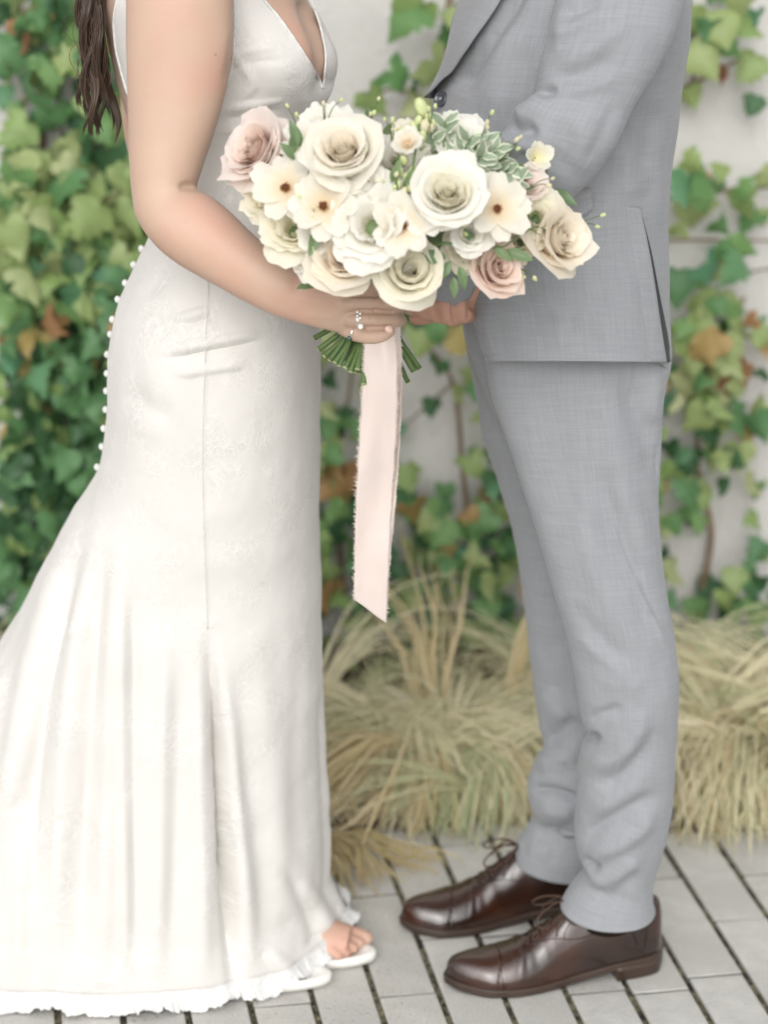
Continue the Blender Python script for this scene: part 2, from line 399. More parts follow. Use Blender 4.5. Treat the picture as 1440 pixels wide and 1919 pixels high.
# pavement: a grit bed, long concrete pavers laid in running bond on it
pv = raw_mesh('pavement', [(-6, -4, -.0045), (6, -4, -.0045), (6, BED, -.0045), (-6, BED, -.0045)], [[0, 1, 2, 3]])
pavement = link('pavement', pv, M_sand, kind='structure')
PA = math.radians(9.6); PU = np.array([math.cos(PA), math.sin(PA)]); PV_ = np.array([-math.sin(PA), math.cos(PA)])   # across, along
PW, PL = .0850, .300
tpl = []
for k in range(8):
    r = random.Random(k); V, F = box_bevel(-PW / 2 + .0050, PW / 2 - .0050, -PL / 2 + .0019, PL / 2 - .0019, -.02, 0, .0010)
    V = [(x + r.uniform(-.0009, .0009), y + r.uniform(-.0009, .0009), z) for x, y, z in V]
    me = raw_mesh('paver', V, F, smooth=False); me.materials.append((M_paver, M_paver2, M_paver)[k % 3]); tpl.append(me)
# a joint passes x=.077 at Y=-.1; joints across at known spots
org = np.array([.077, -.1]); u0 = org @ PU
joints = {-2: -.117, -1: .06, 0: -.09, 1: .076, 5: -.035, 6: .131, 7: -.017}
far = MB(); fill = MB(); pr = random.Random(5)
for k in range(-60, 60):
    uc = u0 + (k - .5) * PW
    # k=0 is the column left of the line x=.077
    yj = joints.get(k)
    if yj is None: yj = pr.choice([-.09, .07]) + pr.uniform(-.02, .02)
    # along coordinate of that joint in this column
    xj = (uc - yj * PU[1]) / PU[0]; vj = np.array([xj, yj]) @ PV_
    for q in range(-16, 6):
        vc = vj + (q + .5) * PL; c = PU * uc + PV_ * vc
        if abs(c[0]) > 5.5 or c[1] > BED + .16 or c[1] < -3.9: continue
        dz = pr.uniform(-.0006, .0008)
        if abs(c[0]) < 1.2 and c[1] > -.9:
            e_ = PU * uc + PV_ * (vc - PL / 2); jz = -.0006
            fill.add([(e_[0] + PU[0] * x + PV_[0] * y, e_[1] + PU[1] * x + PV_[1] * y, jz + z) for x, y, z in ((-PW / 2 + .004, -.0030, -.003), (PW / 2 - .004, -.0030, -.003), (PW / 2 - .004, .0022, 0), (-PW / 2 + .004, .0022, 0), (-PW / 2 + .004, .0022, -.004), (PW / 2 - .004, .0022, -.004), (-PW / 2 + .004, -.0016, 0), (PW / 2 - .004, -.0016, 0))], [[0, 1, 7, 6], [6, 7, 2, 3], [3, 2, 5, 4]])
        if abs(c[0]) < .95 and c[1] > -.62:
            o = link('paver', tpl[pr.randrange(8)], parent=pavement); o.location = (c[0], c[1], dz); o.rotation_euler = (pr.uniform(-.003, .003), pr.uniform(-.004, .004), PA + pr.uniform(-.004, .004))
        else:
            V, F = box_bevel(-PW / 2 + .003, PW / 2 - .003, -PL / 2 + .0015, PL / 2 - .0015, -.02, 0, .0028)
            far.add([(c[0] + PU[0] * x + PV_[0] * y, c[1] + PU[1] * x + PV_[1] * y, z + dz) for x, y, z in V], F)
link('paver', far.mesh('paver_field', False), M_paver, pavement, kind='stuff')
M_fill = mat('joint_fill', (.055, .052, .042), .95, .1, var=(300, .5))
link('joint_fill', fill.mesh('joint_fill', False), M_fill, pavement, kind='stuff')
# moss and grit crumbs in the long joints
mb = MB(); ico = [(1, 0, 0), (-1, 0, 0), (0, 1, 0), (0, -1, 0), (0, 0, 1)]; icf = [[0, 2, 4], [2, 1, 4], [1, 3, 4], [3, 0, 4]]
for _ in range(2600):
    k = pr.randrange(-11, 11); v = pr.uniform(-.5, .5); c = PU * (u0 + k * PW + pr.gauss(0, .0017)) + PV_ * v
    if c[1] > BED or c[1] < -.45: continue
    s = pr.uniform(.0008, .0026)
    mb.add([(c[0] + a * s * pr.uniform(.6, 1.2), c[1] + b * s * 1.4, -.0045 + cc * s * 1.2) for a, b, cc in ico], icf)
link('joint_grit', mb.mesh('joint_grit'), mat('grit_crumbs', (.20, .18, .12), .95, .1, var=(90, .5)), pavement, kind='stuff')
# fallen bits of leaf / straw are in the grass tufts
# wall
V = [(-8, 1.25, -.05), (8, 1.25, -.05), (8, 1.5, -.05), (-8, 1.5, -.05), (-8, 1.25, 3.2), (8, 1.25, 3.2), (8, 1.5, 3.2), (-8, 1.5, 3.2)]
w = link('garden_wall', raw_mesh('garden_wall', V, [[0, 1, 5, 4], [1, 2, 6, 5], [2, 3, 7, 6], [3, 0, 4, 7], [4, 5, 6, 7]], smooth=False), M_wall, label='pale grey rendered garden wall with ivy climbing over it', category='wall')
cp = MB(); cp.add(*box_bevel(-8, 8, 1.22, 1.53, 3.2, 3.28, .008)); link('coping', cp.mesh('coping', False), M_wall, w)

# ------------------------------------------------------------------ ivy
def leaf_mesh(seed):
    r = random.Random(seed)
    # half outline of a three-lobed Boston ivy leaf, tip at -y
    half = [(0, .0), (.10, .14), (.26, .20), (.40, .10), (.58, .02), (.50, -.12), (.36, -.18), (.46, -.34), (.30, -.42), (.27, -.56), (.13, -.66), (0, -.95)]
    if seed % 3 == 2: half = [(0, .0), (.14, .14), (.34, .12), (.46, -.06), (.48, -.2), (.42, -.34), (.34, -.44), (.26, -.56), (.16, -.68), (.07, -.8), (0, -.9)]
    j = [(x * r.uniform(.9, 1.1), y + r.uniform(-.03, .03)) for x, y in half]
    pts = j + [(-x * r.uniform(.88, 1.08), y + r.uniform(-.03, .03)) for x, y in j[-2:0:-1]]
    c = [(0, -.12), (0, -.38), (0, -.62)]
    V = [(x, y, -.42 * abs(x) ** 1.2 + .14 * math.sin(5 * y + seed) - .16 * y * y + .05 * math.sin(9 * x + seed)) for x, y in pts] + [(x, y, .03 - .1 * y * y) for x, y in c]
    n = len(pts); F = []
    for i in range(n):
        a, b = i, (i + 1) % n; ym = (pts[a][1] + pts[b][1]) / 2
        k = n + (0 if ym > -.2 else 1 if ym > -.5 else 2); F.append([a, b, k])
        k2 = n + (0 if (pts[b][1] + pts[(b + 1) % n][1]) / 2 > -.2 else 1 if (pts[b][1] + pts[(b + 1) % n][1]) / 2 > -.5 else 2)
        if k2 != k: F.append([b, k2, k])
    me = raw_mesh('leaf', np.array(V)[:, [0, 2, 1]] * [1, -1, 1], F)   # leaf faces -Y, tip down
    return me
def lm(name, stops): return mat(name, (.1, .2, .05), .45, .35, rnd=stops, trans=.3, var=(30, .18))
M_lg = lm('ivy_leaf_green', [(0, (.09, .20, .09)), (.3, (.13, .27, .10)), (.6, (.18, .31, .11)), (1, (.11, .27, .15))])
M_ly = lm('ivy_leaf_lime', [(0, (.27, .36, .13)), (.4, (.36, .43, .19)), (.75, (.22, .33, .11)), (1, (.43, .45, .24))])
M_lo = lm('ivy_leaf_turning', [(0, (.40, .33, .12)), (.5, (.38, .23, .10)), (1, (.28, .13, .08))])
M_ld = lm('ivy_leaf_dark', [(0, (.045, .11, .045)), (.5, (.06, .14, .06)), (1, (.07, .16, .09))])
LT = {}
for mk, mm in (('g', M_lg), ('y', M_ly), ('o', M_lo), ('d', M_ld)):
    for s in range(5):
        me = leaf_mesh(s); me.materials.append(mm); LT[mk, s] = me
DEN = ["875433210144433463", "555223210045433342", "344222210435433311", "335675311110000000", "667886421000000053", "999998632000000023",
       "999999743101000034", "999999864465555556", "999999862034455586", "999999873136666675", "999999864105766666", "999999854316866653",
       "999999886468876542", "999999886588766515", "999999876678666648", "777777755667666667"]
M_stem = mat('vine_stem', (.20, .14, .09), .85, .2, var=(40, .25))
r = random.Random(11)
cells = {'left': [], 'middle': [], 'right': []}
for i, row in enumerate(DEN):
    for j, ch in enumerate(row):
        d = int(ch); vis = j < 3 or 7 <= j <= 11 or j >= 16
        n = d * (1.9 if j < 3 else (1.15 if d > 4 else .6) if vis else .6) * (1 if d > 3 else .8)
        n = int(n) + (r.random() < n % 1)
        for _ in range(n):
            x = (j + r.random()) * 80; y = (i + r.random()) * 80
            lay = r.random() * min(1, d / 8)
            key = 'left' if x < 440 else 'middle' if x < 1080 else 'right'
            # colour zones read from the photograph
            k = r.random()
            if key == 'left':
                if 320 < y < 540: t = 'y' if k < .74 else 'g' if k < .95 else 'd'
                elif y > 900: t = 'g' if k < .5 else 'd' if k < .85 else 'y'
                else: t = 'g' if k < .55 else 'y' if k < .74 else 'd' if k < .92 else 'o'
                if 540 < y < 700 and x < 200 and k > .86: t = 'o'
            elif key == 'middle': t = 'y' if k < .56 else 'g' if k < .84 else 'o' if k < .89 else 'd'
            else:
                t = 'y' if k < .45 else 'g' if k < .82 else 'o' if k < .90 else 'd'
                if 600 < y < 760: t = 'y' if k < .5 else 'o' if k < .72 else 'g'
                if y > 1040: t = 'g' if k < .6 else 'y' if k < .8 else 'd'
            cells[key].append((vis, x, y, lay, t, d))
for x, y, s, t in [(790, 48, 1.1, 'y'), (780, 55, 1.0, 'g'), (95, 5, 1.4, 'y'), (70, 78, 1.1, 'g'), (28, 128, 1.0, 'g'), (40, 190, 1.0, 'g'), (104, 238, .95, 'g'), (118, 100, .8, 'g'), (48, 268, .9, 'y'),
                   (770, 600, 1.2, 'y'), (800, 640, .9, 'y'), (690, 205, .8, 'y'), (740, 165, .8, 'g'), (815, 160, 1.1, 'y'), (1290, 55, 1, 'y'), (1300, 125, 1, 'y'), (1345, 65, .9, 'y'), (1400, 15, 1, 'y'),
                   (1330, 365, .9, 'g'), (1285, 370, .9, 'g'), (1385, 372, .6, 'g'), (1345, 440, .7, 'g'), (1270, 445, .7, 'y'), (1335, 530, .9, 'g'), (1390, 520, .9, 'g'), (1270, 545, .9, 'g'), (640, 930, 1, 'o'), (650, 900, .8, 'o'), (855, 650, .8, 'o'), (770, 975, .8, 'o'), (1355, 680, 1.1, 'y'), (1290, 650, 1, 'y'), (1325, 770, 1, 'y')]:
    cells['left' if x < 440 else 'middle' if x < 1080 else 'right'].append((True, x, y, .5, t, -s))
IVL = {'left': 'dense ivy covering the wall at the left behind the white gown', 'middle': 'ivy of lime and green leaves on the wall between the two people', 'right': 'loose trailing ivy with yellowing leaves on the wall behind the grey suit'}
ivy = {}
for key, L in cells.items():
    iv = empty('ivy_vine', (P({'left': 150, 'middle': 800, 'right': 1350}[key], 1100, 1.2)[0], 1.2, 0), label=IVL[key], category='vine', group='ivy plants on the wall'); ivy[key] = iv
    L.sort(key=lambda c: not c[0])
    rest = MB(); base = np.array(iv.location)
    rest_by = {}
    for n, (vis, x, y, lay, t, d) in enumerate(L):
        s = (r.uniform(.034, .064) if not (key == 'left' and 300 < y < 600) else r.uniform(.046, .082)) if d >= 0 else .080 * -d
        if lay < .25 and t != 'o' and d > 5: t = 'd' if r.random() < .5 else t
        Y = 1.235 - .02 - lay * .16 - r.random() * .02
        p = P(x, y, Y) + [0, 0, s * .45]
        rx = r.uniform(-.95, .45); ry = r.gauss(0, .6); rz = r.gauss(0, .65)
        me = LT[t, r.randrange(5)]
        if n < 300:
            o = link('leaf', me, parent=iv); o.location = p - base; o.rotation_euler = (rx, ry, rz); o.scale = (s, s, s)
        else:
            mm = (Matrix.LocRotScale(Vector(p - base), Matrix.Rotation(rz, 3, 'Z') @ Matrix.Rotation(ry, 3, 'Y') @ Matrix.Rotation(rx, 3, 'X'), Vector((s, s, s))))
            a = np.array(mm); vv, _ = mesh_np(me); vv = vv @ a[:3, :3].T + a[:3, 3]
            rest_by.setdefault(t, MB()).add(vv, [list(p_.vertices) for p_ in me.polygons])
    for t, m_ in rest_by.items():
        link('leaf', m_.mesh('leaf_mass'), {'g': M_lg, 'y': M_ly, 'o': M_lo, 'd': M_ld}[t], iv, kind='stuff')
def vine(key, pts, r0, r1):
    iv = ivy[key]; p = P([a for a, b in pts], [b for a, b in pts], 1.225 - .01) - np.array(iv.location)
    p += RS.normal(0, .003, p.shape)
    link('stem', MB().tube(p, np.linspace(r0, r1, len(p)), 6, 30).mesh('stem'), M_stem, iv)
for a in [('left', [(55, -60), (70, 60), (85, 180), (78, 300), (95, 420), (60, 700), (90, 1150)], .007, .005), ('left', [(85, 180), (130, 120), (170, -40)], .004, .003), ('left', [(80, 300), (30, 420), (-10, 520)], .004, .002),
          ('left', [(200, 1150), (210, 800), (170, 500), (130, 300), (110, 240)], .006, .002),
          ('middle', [(850, -60), (835, 60), (845, 130), (810, 190), (735, 165), (690, 200)], .006, .002), ('middle', [(900, 1150), (870, 900), (850, 720), (790, 640), (760, 600)], .006, .002), ('middle', [(640, 1120), (630, 900), (660, 700), (640, 600)], .006, .002), ('middle', [(850, 720), (800, 760), (760, 800)], .003, .0015),
          ('right', [(1230, 190), (1280, 168), (1340, 140), (1405, 105)], .006, .002), ('right', [(1270, -50), (1285, 60), (1300, 140), (1280, 180)], .005, .003), ('right', [(1230, 370), (1300, 365), (1370, 355), (1460, 345)], .004, .003),
          ('right', [(1230, 450), (1340, 445), (1460, 450)], .003, .002), ('right', [(1240, 560), (1330, 530), (1460, 500)], .003, .002), ('right', [(1300, 1150), (1330, 1000), (1310, 860), (1330, 700), (1400, 560)], .007, .003), ('right', [(1240, 620), (1300, 610), (1460, 640)], .004, .003)]:
    vine(*a)

# ------------------------------------------------------------------ feather grass
def grass_mat(name, stops): return mat(name, (.4, .35, .2), .6, .3, rnd=stops, trans=.25, vgrad=((.22, .25, .09), 0, .5)) 
def hue_mat(name, c1, c2, c3):
    m = bpy.data.materials.new(name); m.use_nodes = True; t = m.node_tree; N = t.nodes; L = t.links; b = N['Principled BSDF']
    tc = N.new('ShaderNodeTexCoord'); sx = N.new('ShaderNodeSeparateXYZ'); L.new(tc.outputs['UV'], sx.inputs[0])
    cr = N.new('ShaderNodeValToRGB')
    while len(cr.color_ramp.elements) < 3: cr.color_ramp.elements.new(.5)
    for e, (p, c) in zip(cr.color_ramp.elements, ((0, c1), (.5, c2), (1, c3))): e.position = p; e.color = (*c, 1)
    L.new(sx.outputs[0], cr.inputs[0]); L.new(cr.outputs[0], b.inputs['Base Color']); b.inputs['Roughness'].default_value = .55
    tr = N.new('ShaderNodeBsdfTranslucent'); L.new(cr.outputs[0], tr.inputs[0]); ms = N.new('ShaderNodeMixShader'); ms.inputs[0].default_value = .3
    L.new(b.outputs[0], ms.inputs[1]); L.new(tr.outputs[0], ms.inputs[2]); L.new(ms.outputs[0], N['Material Output'].inputs[0]); return m
M_grass = hue_mat('feather_grass', (.40, .47, .26), (.66, .61, .40), (.80, .74, .55))
M_straw = hue_mat('straw_grass', (.46, .38, .19), (.58, .48, .28), (.70, .60, .40))
def blades(n, c, spread, L0, L1, seed, wind=(0, 0), el=(20, 78), width=.0013, drop=1.0, az=None):
    R = np.random.RandomState(seed); K = 8
    wk = max(1, n // 16); wi = R.randint(0, wk, n)          # blades lean together in wisps
    a = (R.uniform(0, 2 * math.pi, wk) if az is None else R.normal(az[0], az[1], wk))[wi] + R.normal(0, .10, n)
    e = np.radians(R.uniform(el[0], el[1], wk))[wi] + R.normal(0, .06, n); Ln = R.uniform(L0, L1, wk)[wi] * R.uniform(.75, 1.1, n)
    st = np.stack([c[0] + R.normal(0, spread, wk)[wi] + R.normal(0, .006, n), c[1] + R.normal(0, spread, wk)[wi] + R.normal(0, .006, n), np.zeros(n)], -1)
    P_ = np.empty((n, K, 3)); P_[:, 0] = st; s = Ln / (K - 1)
    curl = (R.uniform(.6, 1.5, wk)[wi] + R.normal(0, .06, n)) * drop; tw = R.normal(0, .3, wk)[wi] + R.normal(0, .05, n)
    for k in range(1, K):
        d = np.stack([np.cos(e) * np.cos(a) + wind[0] * k / K, np.cos(e) * np.sin(a) + wind[1] * k / K, np.sin(e)], -1)
        d /= np.linalg.norm(d, axis=1, keepdims=True); P_[:, k] = P_[:, k - 1] + d * s[:, None]
        e = e - curl * .52; a = a + tw * .5 + R.normal(0, .05, n); P_[:, k, 2] = np.maximum(P_[:, k, 2], .004 + R.uniform(0, .02, n))
        e = np.maximum(e, -1.45); a = a + .22 * np.sin(k * 1.9 + wi)
    w = width * R.uniform(.6, 1.5, n)
    T = np.gradient(P_, axis=1); S = np.cross(T, CAM[None, None] - P_ + R.normal(0, 1.2, (n, 1, 3))); S /= np.linalg.norm(S, axis=2, keepdims=True) + 1e-9
    taper = np.array([.8, 1, 1, 1, .9, .75, .5, .15])
    Wd = S * w[:, None, None] * taper[None, :, None]
    V = np.stack([P_ - Wd, P_ + Wd], 2).reshape(-1, 3)
    i = np.arange(n)[:, None] * 2 * K + np.arange(K - 1)[None] * 2
    F = np.stack([i, i + 1, i + 3, i + 2], -1).reshape(-1, 4)
    hue = np.clip(R.beta(2, 2, wk)[wi] + R.normal(0, .12, n), 0, 1); uv = np.stack([np.repeat(hue, 2 * K), np.tile(np.repeat(np.linspace(0, 1, K), 2), n)], -1)
    return V, F, uv
def tuft(px, Y, n, L0, L1, seed, label, m=None, spread=.05, extra=()):
    c = ((P(px, 1400, Y)[0]), Y)
    t = empty('grass_tuft', (c[0], c[1], 0), label=label, category='ornamental grass', group='feather grass tufts along the foot of the wall')
    V, F, uv = blades(n, (0, 0), spread, L0, L1, seed)
    link('blades', raw_mesh('blades', V, F, uv), m or M_grass, t, kind='stuff')
    for k, (nn, kw) in enumerate(extra):
        V, F, uv = blades(nn, (kw.pop('dx', 0), kw.pop('dy', 0)), kw.pop('spread', .03), kw.pop('L0', .3), kw.pop('L1', .5), seed * 7 + k, **kw)
        link('stalks', raw_mesh('stalks', V, F, uv), M_straw, t, kind='stuff')
    V, F, uv = blades(int(n * .07), (0, 0), spread * 1.6, L0, L1, seed + 500, el=(40, 78), width=.0011, drop=.62)
    link('blades', raw_mesh('blades', V, F, uv), m or M_grass, t, kind='stuff')
    # dead thatch at the base
    V, F, uv = blades(500, (0, 0), spread * .7, .05, .16, seed + 99, el=(10, 80), width=.0018)
    link('thatch', raw_mesh('thatch', V, F, uv), M_straw, t, kind='stuff')
D = math.radians
tuft(800, .66, 1800, .24, .52, 1, 'large straw coloured feather grass tuft behind the hanging ribbon', spread=.065, extra=[(260, dict(az=(D(-95), .5), el=(30, 60), L0=.35, L1=.55, width=.0022)), (14, dict(az=(D(80), .7), el=(60, 85), L0=.45, L1=.62, width=.003, drop=.35))])
tuft(950, .74, 1300, .28, .50, 2, 'feather grass tuft just left of the grey trousers', extra=[(160, dict(az=(D(-90), .5), el=(35, 60), L0=.35, L1=.5, width=.0022)), (10, dict(az=(D(60), .7), el=(70, 85), L0=.45, L1=.6, width=.003, drop=.3))])
tuft(640, .74, 1000, .26, .46, 3, 'greener feather grass tuft close behind the white gown', extra=[(100, dict(az=(D(-80), .5), el=(30, 60), width=.002))])
tuft(1400, .66, 1500, .30, .54, 4, 'tall straw coloured feather grass tuft right of the grey trousers', extra=[(240, dict(az=(D(-100), .6), el=(35, 70), L0=.35, L1=.5, width=.0024)), (16, dict(az=(D(150), .9), el=(60, 85), L0=.4, L1=.5, width=.003, drop=.4))])
tuft(1230, .80, 1200, .26, .46, 5, 'feather grass tuft half hidden behind the grey trousers')
tuft(1560, .80, 2000, .30, .5, 6, 'feather grass tuft at the far right end of the row')
tuft(330, .78, 2600, .28, .46, 7, 'feather grass tuft hidden behind the gown train')
tuft(60, .74, 2600, .26, .44, 8, 'feather grass tuft behind the left edge of the train')
# a lank bunch of straw that flops over the pavers beside the gown
t = empty('straw_bunch', (P(606, 1560, .38)[0], .38, 0), label='lank bunch of long straw flopped over the pavers beside the gown', category='ornamental grass')
V, F, uv = blades(130, (0, 0), .02, .22, .40, 77, az=(D(-56), .20), el=(15, 50), width=.0012, drop=.7)
link('blades', raw_mesh('blades', V, F, uv), M_straw, t, kind='stuff')
# ================================================================== BRIDE
M_skin = mat('skin_fair', (.51, .355, .27), .48, .35, var=(16, .035), blotch=((.53, .315, .24), 9, .48, .72), sub=.12, bump=(420, .0003), speck=((.36, .20, .14), 75, .77))
M_skin2 = mat('skin_ruddy', (.49, .28, .205), .5, .35, var=(18, .06), blotch=((.52, .25, .19), 12, .45, .7), sub=.1, bump=(300, .0003))
M_lace = lace_mat('gown_lace'); M_trim = mat('gown_trim', (.66, .655, .64), .65, .2, var=(160, .10), bump=(420, .0011))
M_satin = mat('gown_lining', (.61, .59, .56), .5, .3, var=(20, .03))
bride = empty('person', (P(400, 1800, .0)[0], 0, 0), label='woman in a fitted ivory lace gown holding the white bouquet, facing right', category='person')
B0 = np.array(bride.location)
TH = lambda n: np.linspace(0, 2 * math.pi, n, endpoint=False)
# gown rows: py, xl, xr, Yc, ry, n
DR = [(-40, 205, 562, .02, .145, 2.2), (0, 192, 578, .02, .145, 2.2), (50, 198, 606, .02, .145, 2.2), (120, 212, 628, .02, .14, 2.2), (160, 222, 622, .02, .136, 2.2), (205, 236, 600, .02, .13, 2.2), (260, 256, 585, .02, .125, 2.2),
      (330, 282, 566, .02, .12, 2.2), (390, 291, 566, .02, .125, 2.2), (440, 284, 572, .02, .137, 2.2), (490, 262, 582, .02, .15, 2.2), (530, 242, 590, .02, .158, 2.2), (580, 222, 595, .02, .165, 2.25), (640, 212, 597, .02, .17, 2.3),
      (700, 208, 597, .02, .172, 2.3), (760, 206, 596, .02, .17, 2.3), (810, 200, 595, .02, .167, 2.3), (870, 188, 595, .02, .163, 2.3), (915, 168, 594, .02, .16, 2.3), (960, 140, 594, .02, .158, 2.3), (1040, 98, 595, .025, .158, 2.3),
      (1140, 45, 597, .03, .165, 2.3), (1215, 0, 599, .035, .17, 2.25), (1300, -48, 601, .04, .178, 2.2), (1400, -98, 603, .05, .187, 2.2), (1500, -140, 606, .06, .198, 2.2), (1600, -175, 610, .07, .21, 2.2), (1680, -200, 609, .075, .215, 2.2), (1730, -215, 624, .08, .222, 2.2)]
DRa = np.array(DR, float)
def gown_rows(py, nu, shrink=0.0):
    c = [pchip(DRa[:, 0], DRa[:, k], py) for k in range(1, 6)]
    xl, xr, Yc, ry, n = c
    A, B = P(xl, py, Yc), P(xr, py, Yc); M = (A + B) / 2; rx = (B[:, 0] - A[:, 0]) / 2 - shrink
    th = TH(nu); e = (2 / n)[:, None]
    co_, si = np.cos(th)[None], np.sin(th)[None]
    X = M[:, 0:1] + rx[:, None] * np.sign(co_) * np.abs(co_) ** e
    Y = Yc[:, None] - (ry[:, None] - shrink) * np.sign(si) * np.abs(si) ** e        # th=pi/2 is the near side
    Z = np.broadcast_to(M[:, 2:3], X.shape)
    return np.stack([X, Y, Z], -1)
pyb = P(0, 1730, .085)[2]
py_end = 1730
# extend to the ground: the last rows run straight down to z=0
NV, NU = 620, 620
pys = np.linspace(-40, 1795, NV)
DRa2 = np.vstack([DRa, [[1795, -228, 652, .085, .226, 2.2]]]); DRa = DRa2
V = gown_rows(pys, NU)
z0 = V[-1, 0, 2]
V[..., 2] = np.where(V[..., 2] < .3, .008 + (V[..., 2] - z0) * (.3 - .008) / (.3 - z0), V[..., 2])
bust = [([(520, 118), (545, 112)], 62, .020, 'r', 0), ([(585, 10), (598, 90), (604, 150)], 22, -.018, 'r', 0), ([(470, 215), (560, 225), (600, 215)], 40, -.008), ([(500, 300), (500, 380)], 70, -.004)]
hips = [([(300, 700), (300, 740)], 75, .007, 'r', 0)]
th = TH(NU)[None]; vv = (pys[:, None])
lowf = sstep(930, 1700, vv)
# soft gores that grow downwards all round (kept gentle), stronger towards the train
tr = np.clip(-np.cos(th), 0, 1) ** 1.0
amp = lowf * (.006 + .030 * tr * sstep(1000, 1800, vv))
N = outward(V)
fl = np.sin(th * 17 + 1.3 + .5 * np.sin(th * 3)) * .6 + np.sin(th * 29 + .7) * .28
V = V + N * (amp * fl * (0.35 + 0.65 * (np.sin(th) < 0.15)))[..., None]
V = V + N * (.0022 * fbm(V, 7, 3) * sstep(200, 700, vv) + .0012 * fbm(V, 22, 9))[..., None]
skirt = [
    ([(392, 470), (386, 620), (381, 760), (380, 900), (384, 1050), (389, 1180)], 5, .0014, 's', .05),
    ([(290, 662), (360, 648), (430, 634), (505, 619)], 9, .0050, 'r'), ([(300, 676), (370, 661), (440, 648), (500, 636)], 8, -.0045, 'r'), ([(318, 700), (390, 690), (472, 680)], 8, .0042), ([(328, 600), (360, 590), (392, 577)], 7, .004), ([(335, 614), (370, 603), (405, 592)], 7, -.003),
    ([(240, 720), (280, 760), (340, 775)], 26, -.006), ([(420, 560), (500, 545), (560, 548)], 9, .003), ([(260, 560), (300, 530), (330, 490)], 14, -.003),
    ([(400, 60), (470, 150), (440, 190)], 8, .003), ([(400, 205), (470, 195), (540, 182)], 7, .0035), ([(405, 222), (470, 216), (535, 205)], 8, -.003), ([(398, 250), (460, 238), (520, 235)], 7, .0028),
    ([(420, 110), (470, 92), (520, 84)], 6, .0025), ([(425, 128), (480, 112), (530, 108)], 7, -.002),
    # folds fanning from the knee
    ([(170, 925), (95, 1120), (30, 1400), (5, 1700)], 20, .014, 'r', .3), ([(178, 950), (120, 1150), (72, 1400), (48, 1800)], 15, -.016, 'r', .3), ([(190, 950), (148, 1180), (118, 1450), (100, 1850)], 17, .013, 'r', .3),
    ([(205, 960), (178, 1200), (160, 1500), (140, 1870)], 15, -.013, 'r', .3), ([(225, 970), (212, 1220), (203, 1500), (190, 1880)], 14, .010, 'r', .3), ([(252, 1000), (250, 1250), (252, 1550), (262, 1880)], 12, -.010, 'r', .3),
    ([(232, 1050), (230, 1300), (233, 1600), (236, 1890)], 10, .010, 's', .25), ([(345, 1180), (338, 1350), (330, 1600), (322, 1890)], 18, -.008, 'r', .3), ([(310, 1100), (305, 1350), (300, 1600), (292, 1890)], 13, .009, 'r', .3),
    ([(372, 1220), (372, 1450), (378, 1650), (382, 1880)], 13, .011, 'r', .3), ([(388, 1150), (402, 1330), (420, 1560), (432, 1760), (440, 1900)], 13, -.034, 'r', .35),
    ([(395, 1150), (418, 1330), (444, 1560), (462, 1760), (470, 1900)], 17, .016, 'r', .35), ([(440, 1350), (480, 1560), (520, 1800)], 26, -.006, 'r', .3), ([(470, 1150), (510, 1450), (545, 1700), (560, 1880)], 24, .006),
    ([(520, 1600), (570, 1700), (600, 1800)], 14, -.008), ([(560, 1640), (600, 1720), (630, 1790)], 12, .010), ([(560, 1780), (600, 1760), (650, 1745)], 9, -.006), ([(490, 1780), (530, 1810), (560, 1860)], 12, .008),
    ([(30, 1180), (-20, 1350), (-40, 1600)], 16, .010), ([(60, 1500), (40, 1700), (30, 1880)], 12, .008)]
V = sculpt(V, bust + hips + [(p_[0], p_[1] * (1.15 if p_[0][0][1] > 900 else 1), p_[2] * (.72 if p_[0][0][1] > 900 and abs(p_[2]) < .03 else 1)) + tuple(p_[3:]) for p_ in skirt])
# silhouette of the skirt's near front lifts over the toes
dx, dy = proj(V)
Wv = V.copy()
toe = sstep(520, 660, dx) * sstep(1640, 1800, vv)
Wv[..., 2] += .016 * toe
# ruffled bottom edge
k = sstep(1765, 1795, vv)
Wv = Wv + outward(V) * (k * (.0016 * np.sin(th * 61 + 2 * np.sin(th * 9)) + .0010 * np.sin(th * 113)))[..., None]
# keep mask (photo pixel outline of neckline and low back), measured on the near side
px, py = proj(Wv); view = CAM - Wv; NN = outward(Wv); near = (NN * view).sum(-1) > 0
def left_of(px, py, pl, extend=True):
    pl = np.array(pl, float); x = np.interp(py, pl[:, 1], pl[:, 0]); return px < x
neckN = [(478, -60), (492, -5), (520, 30), (552, 75), (578, 115), (598, 150), (604, 166)]
neckF = [(560, -60), (580, 0), (598, 50), (608, 100), (606, 140), (603, 166)]
skin_v = (~left_of(px, py, neckN)) & left_of(px, py, neckF) & (py < 166)
backl = [(224, -60), (219, 0), (213, 40), (217, 90), (226, 130), (237, 168), (262, 230), (285, 262)]
skin_b = left_of(px, py, backl) & (py < 262)
far_mask = ~near & (py < 20)
keep = ~((skin_v & (px > 450)) | skin_b | far_mask)
Vd = Wv + NN * .0030
gown = link('dress', grid_mesh('dress', Vd - B0, True, mask=keep), M_lace, bride)
so_ = gown.modifiers.new('thickness', 'SOLIDIFY'); so_.thickness = .0016; so_.offset = -1
# trims along neckline and back edge
for pts, rr in ((neckN, .0018), ([(x + 2, y) for x, y in neckF], .0016), (backl[1:7], .0016), ([(438, -30), (440, 40), (436, 110), (424, 170)], .0016)):
    c = on_surf(Vd, NN, pts, 50, .0005)
    link('piping', MB().tube(c - B0, rr, 6).mesh('piping'), M_trim, gown)
c = on_surf(Vd, NN, [(392, 462), (386, 620), (381, 760), (380, 900), (384, 1050), (389, 1180)], 60, .0004)
link('seam', MB().tube(c - B0, .0006, 5).mesh('seam'), M_trim, gown)
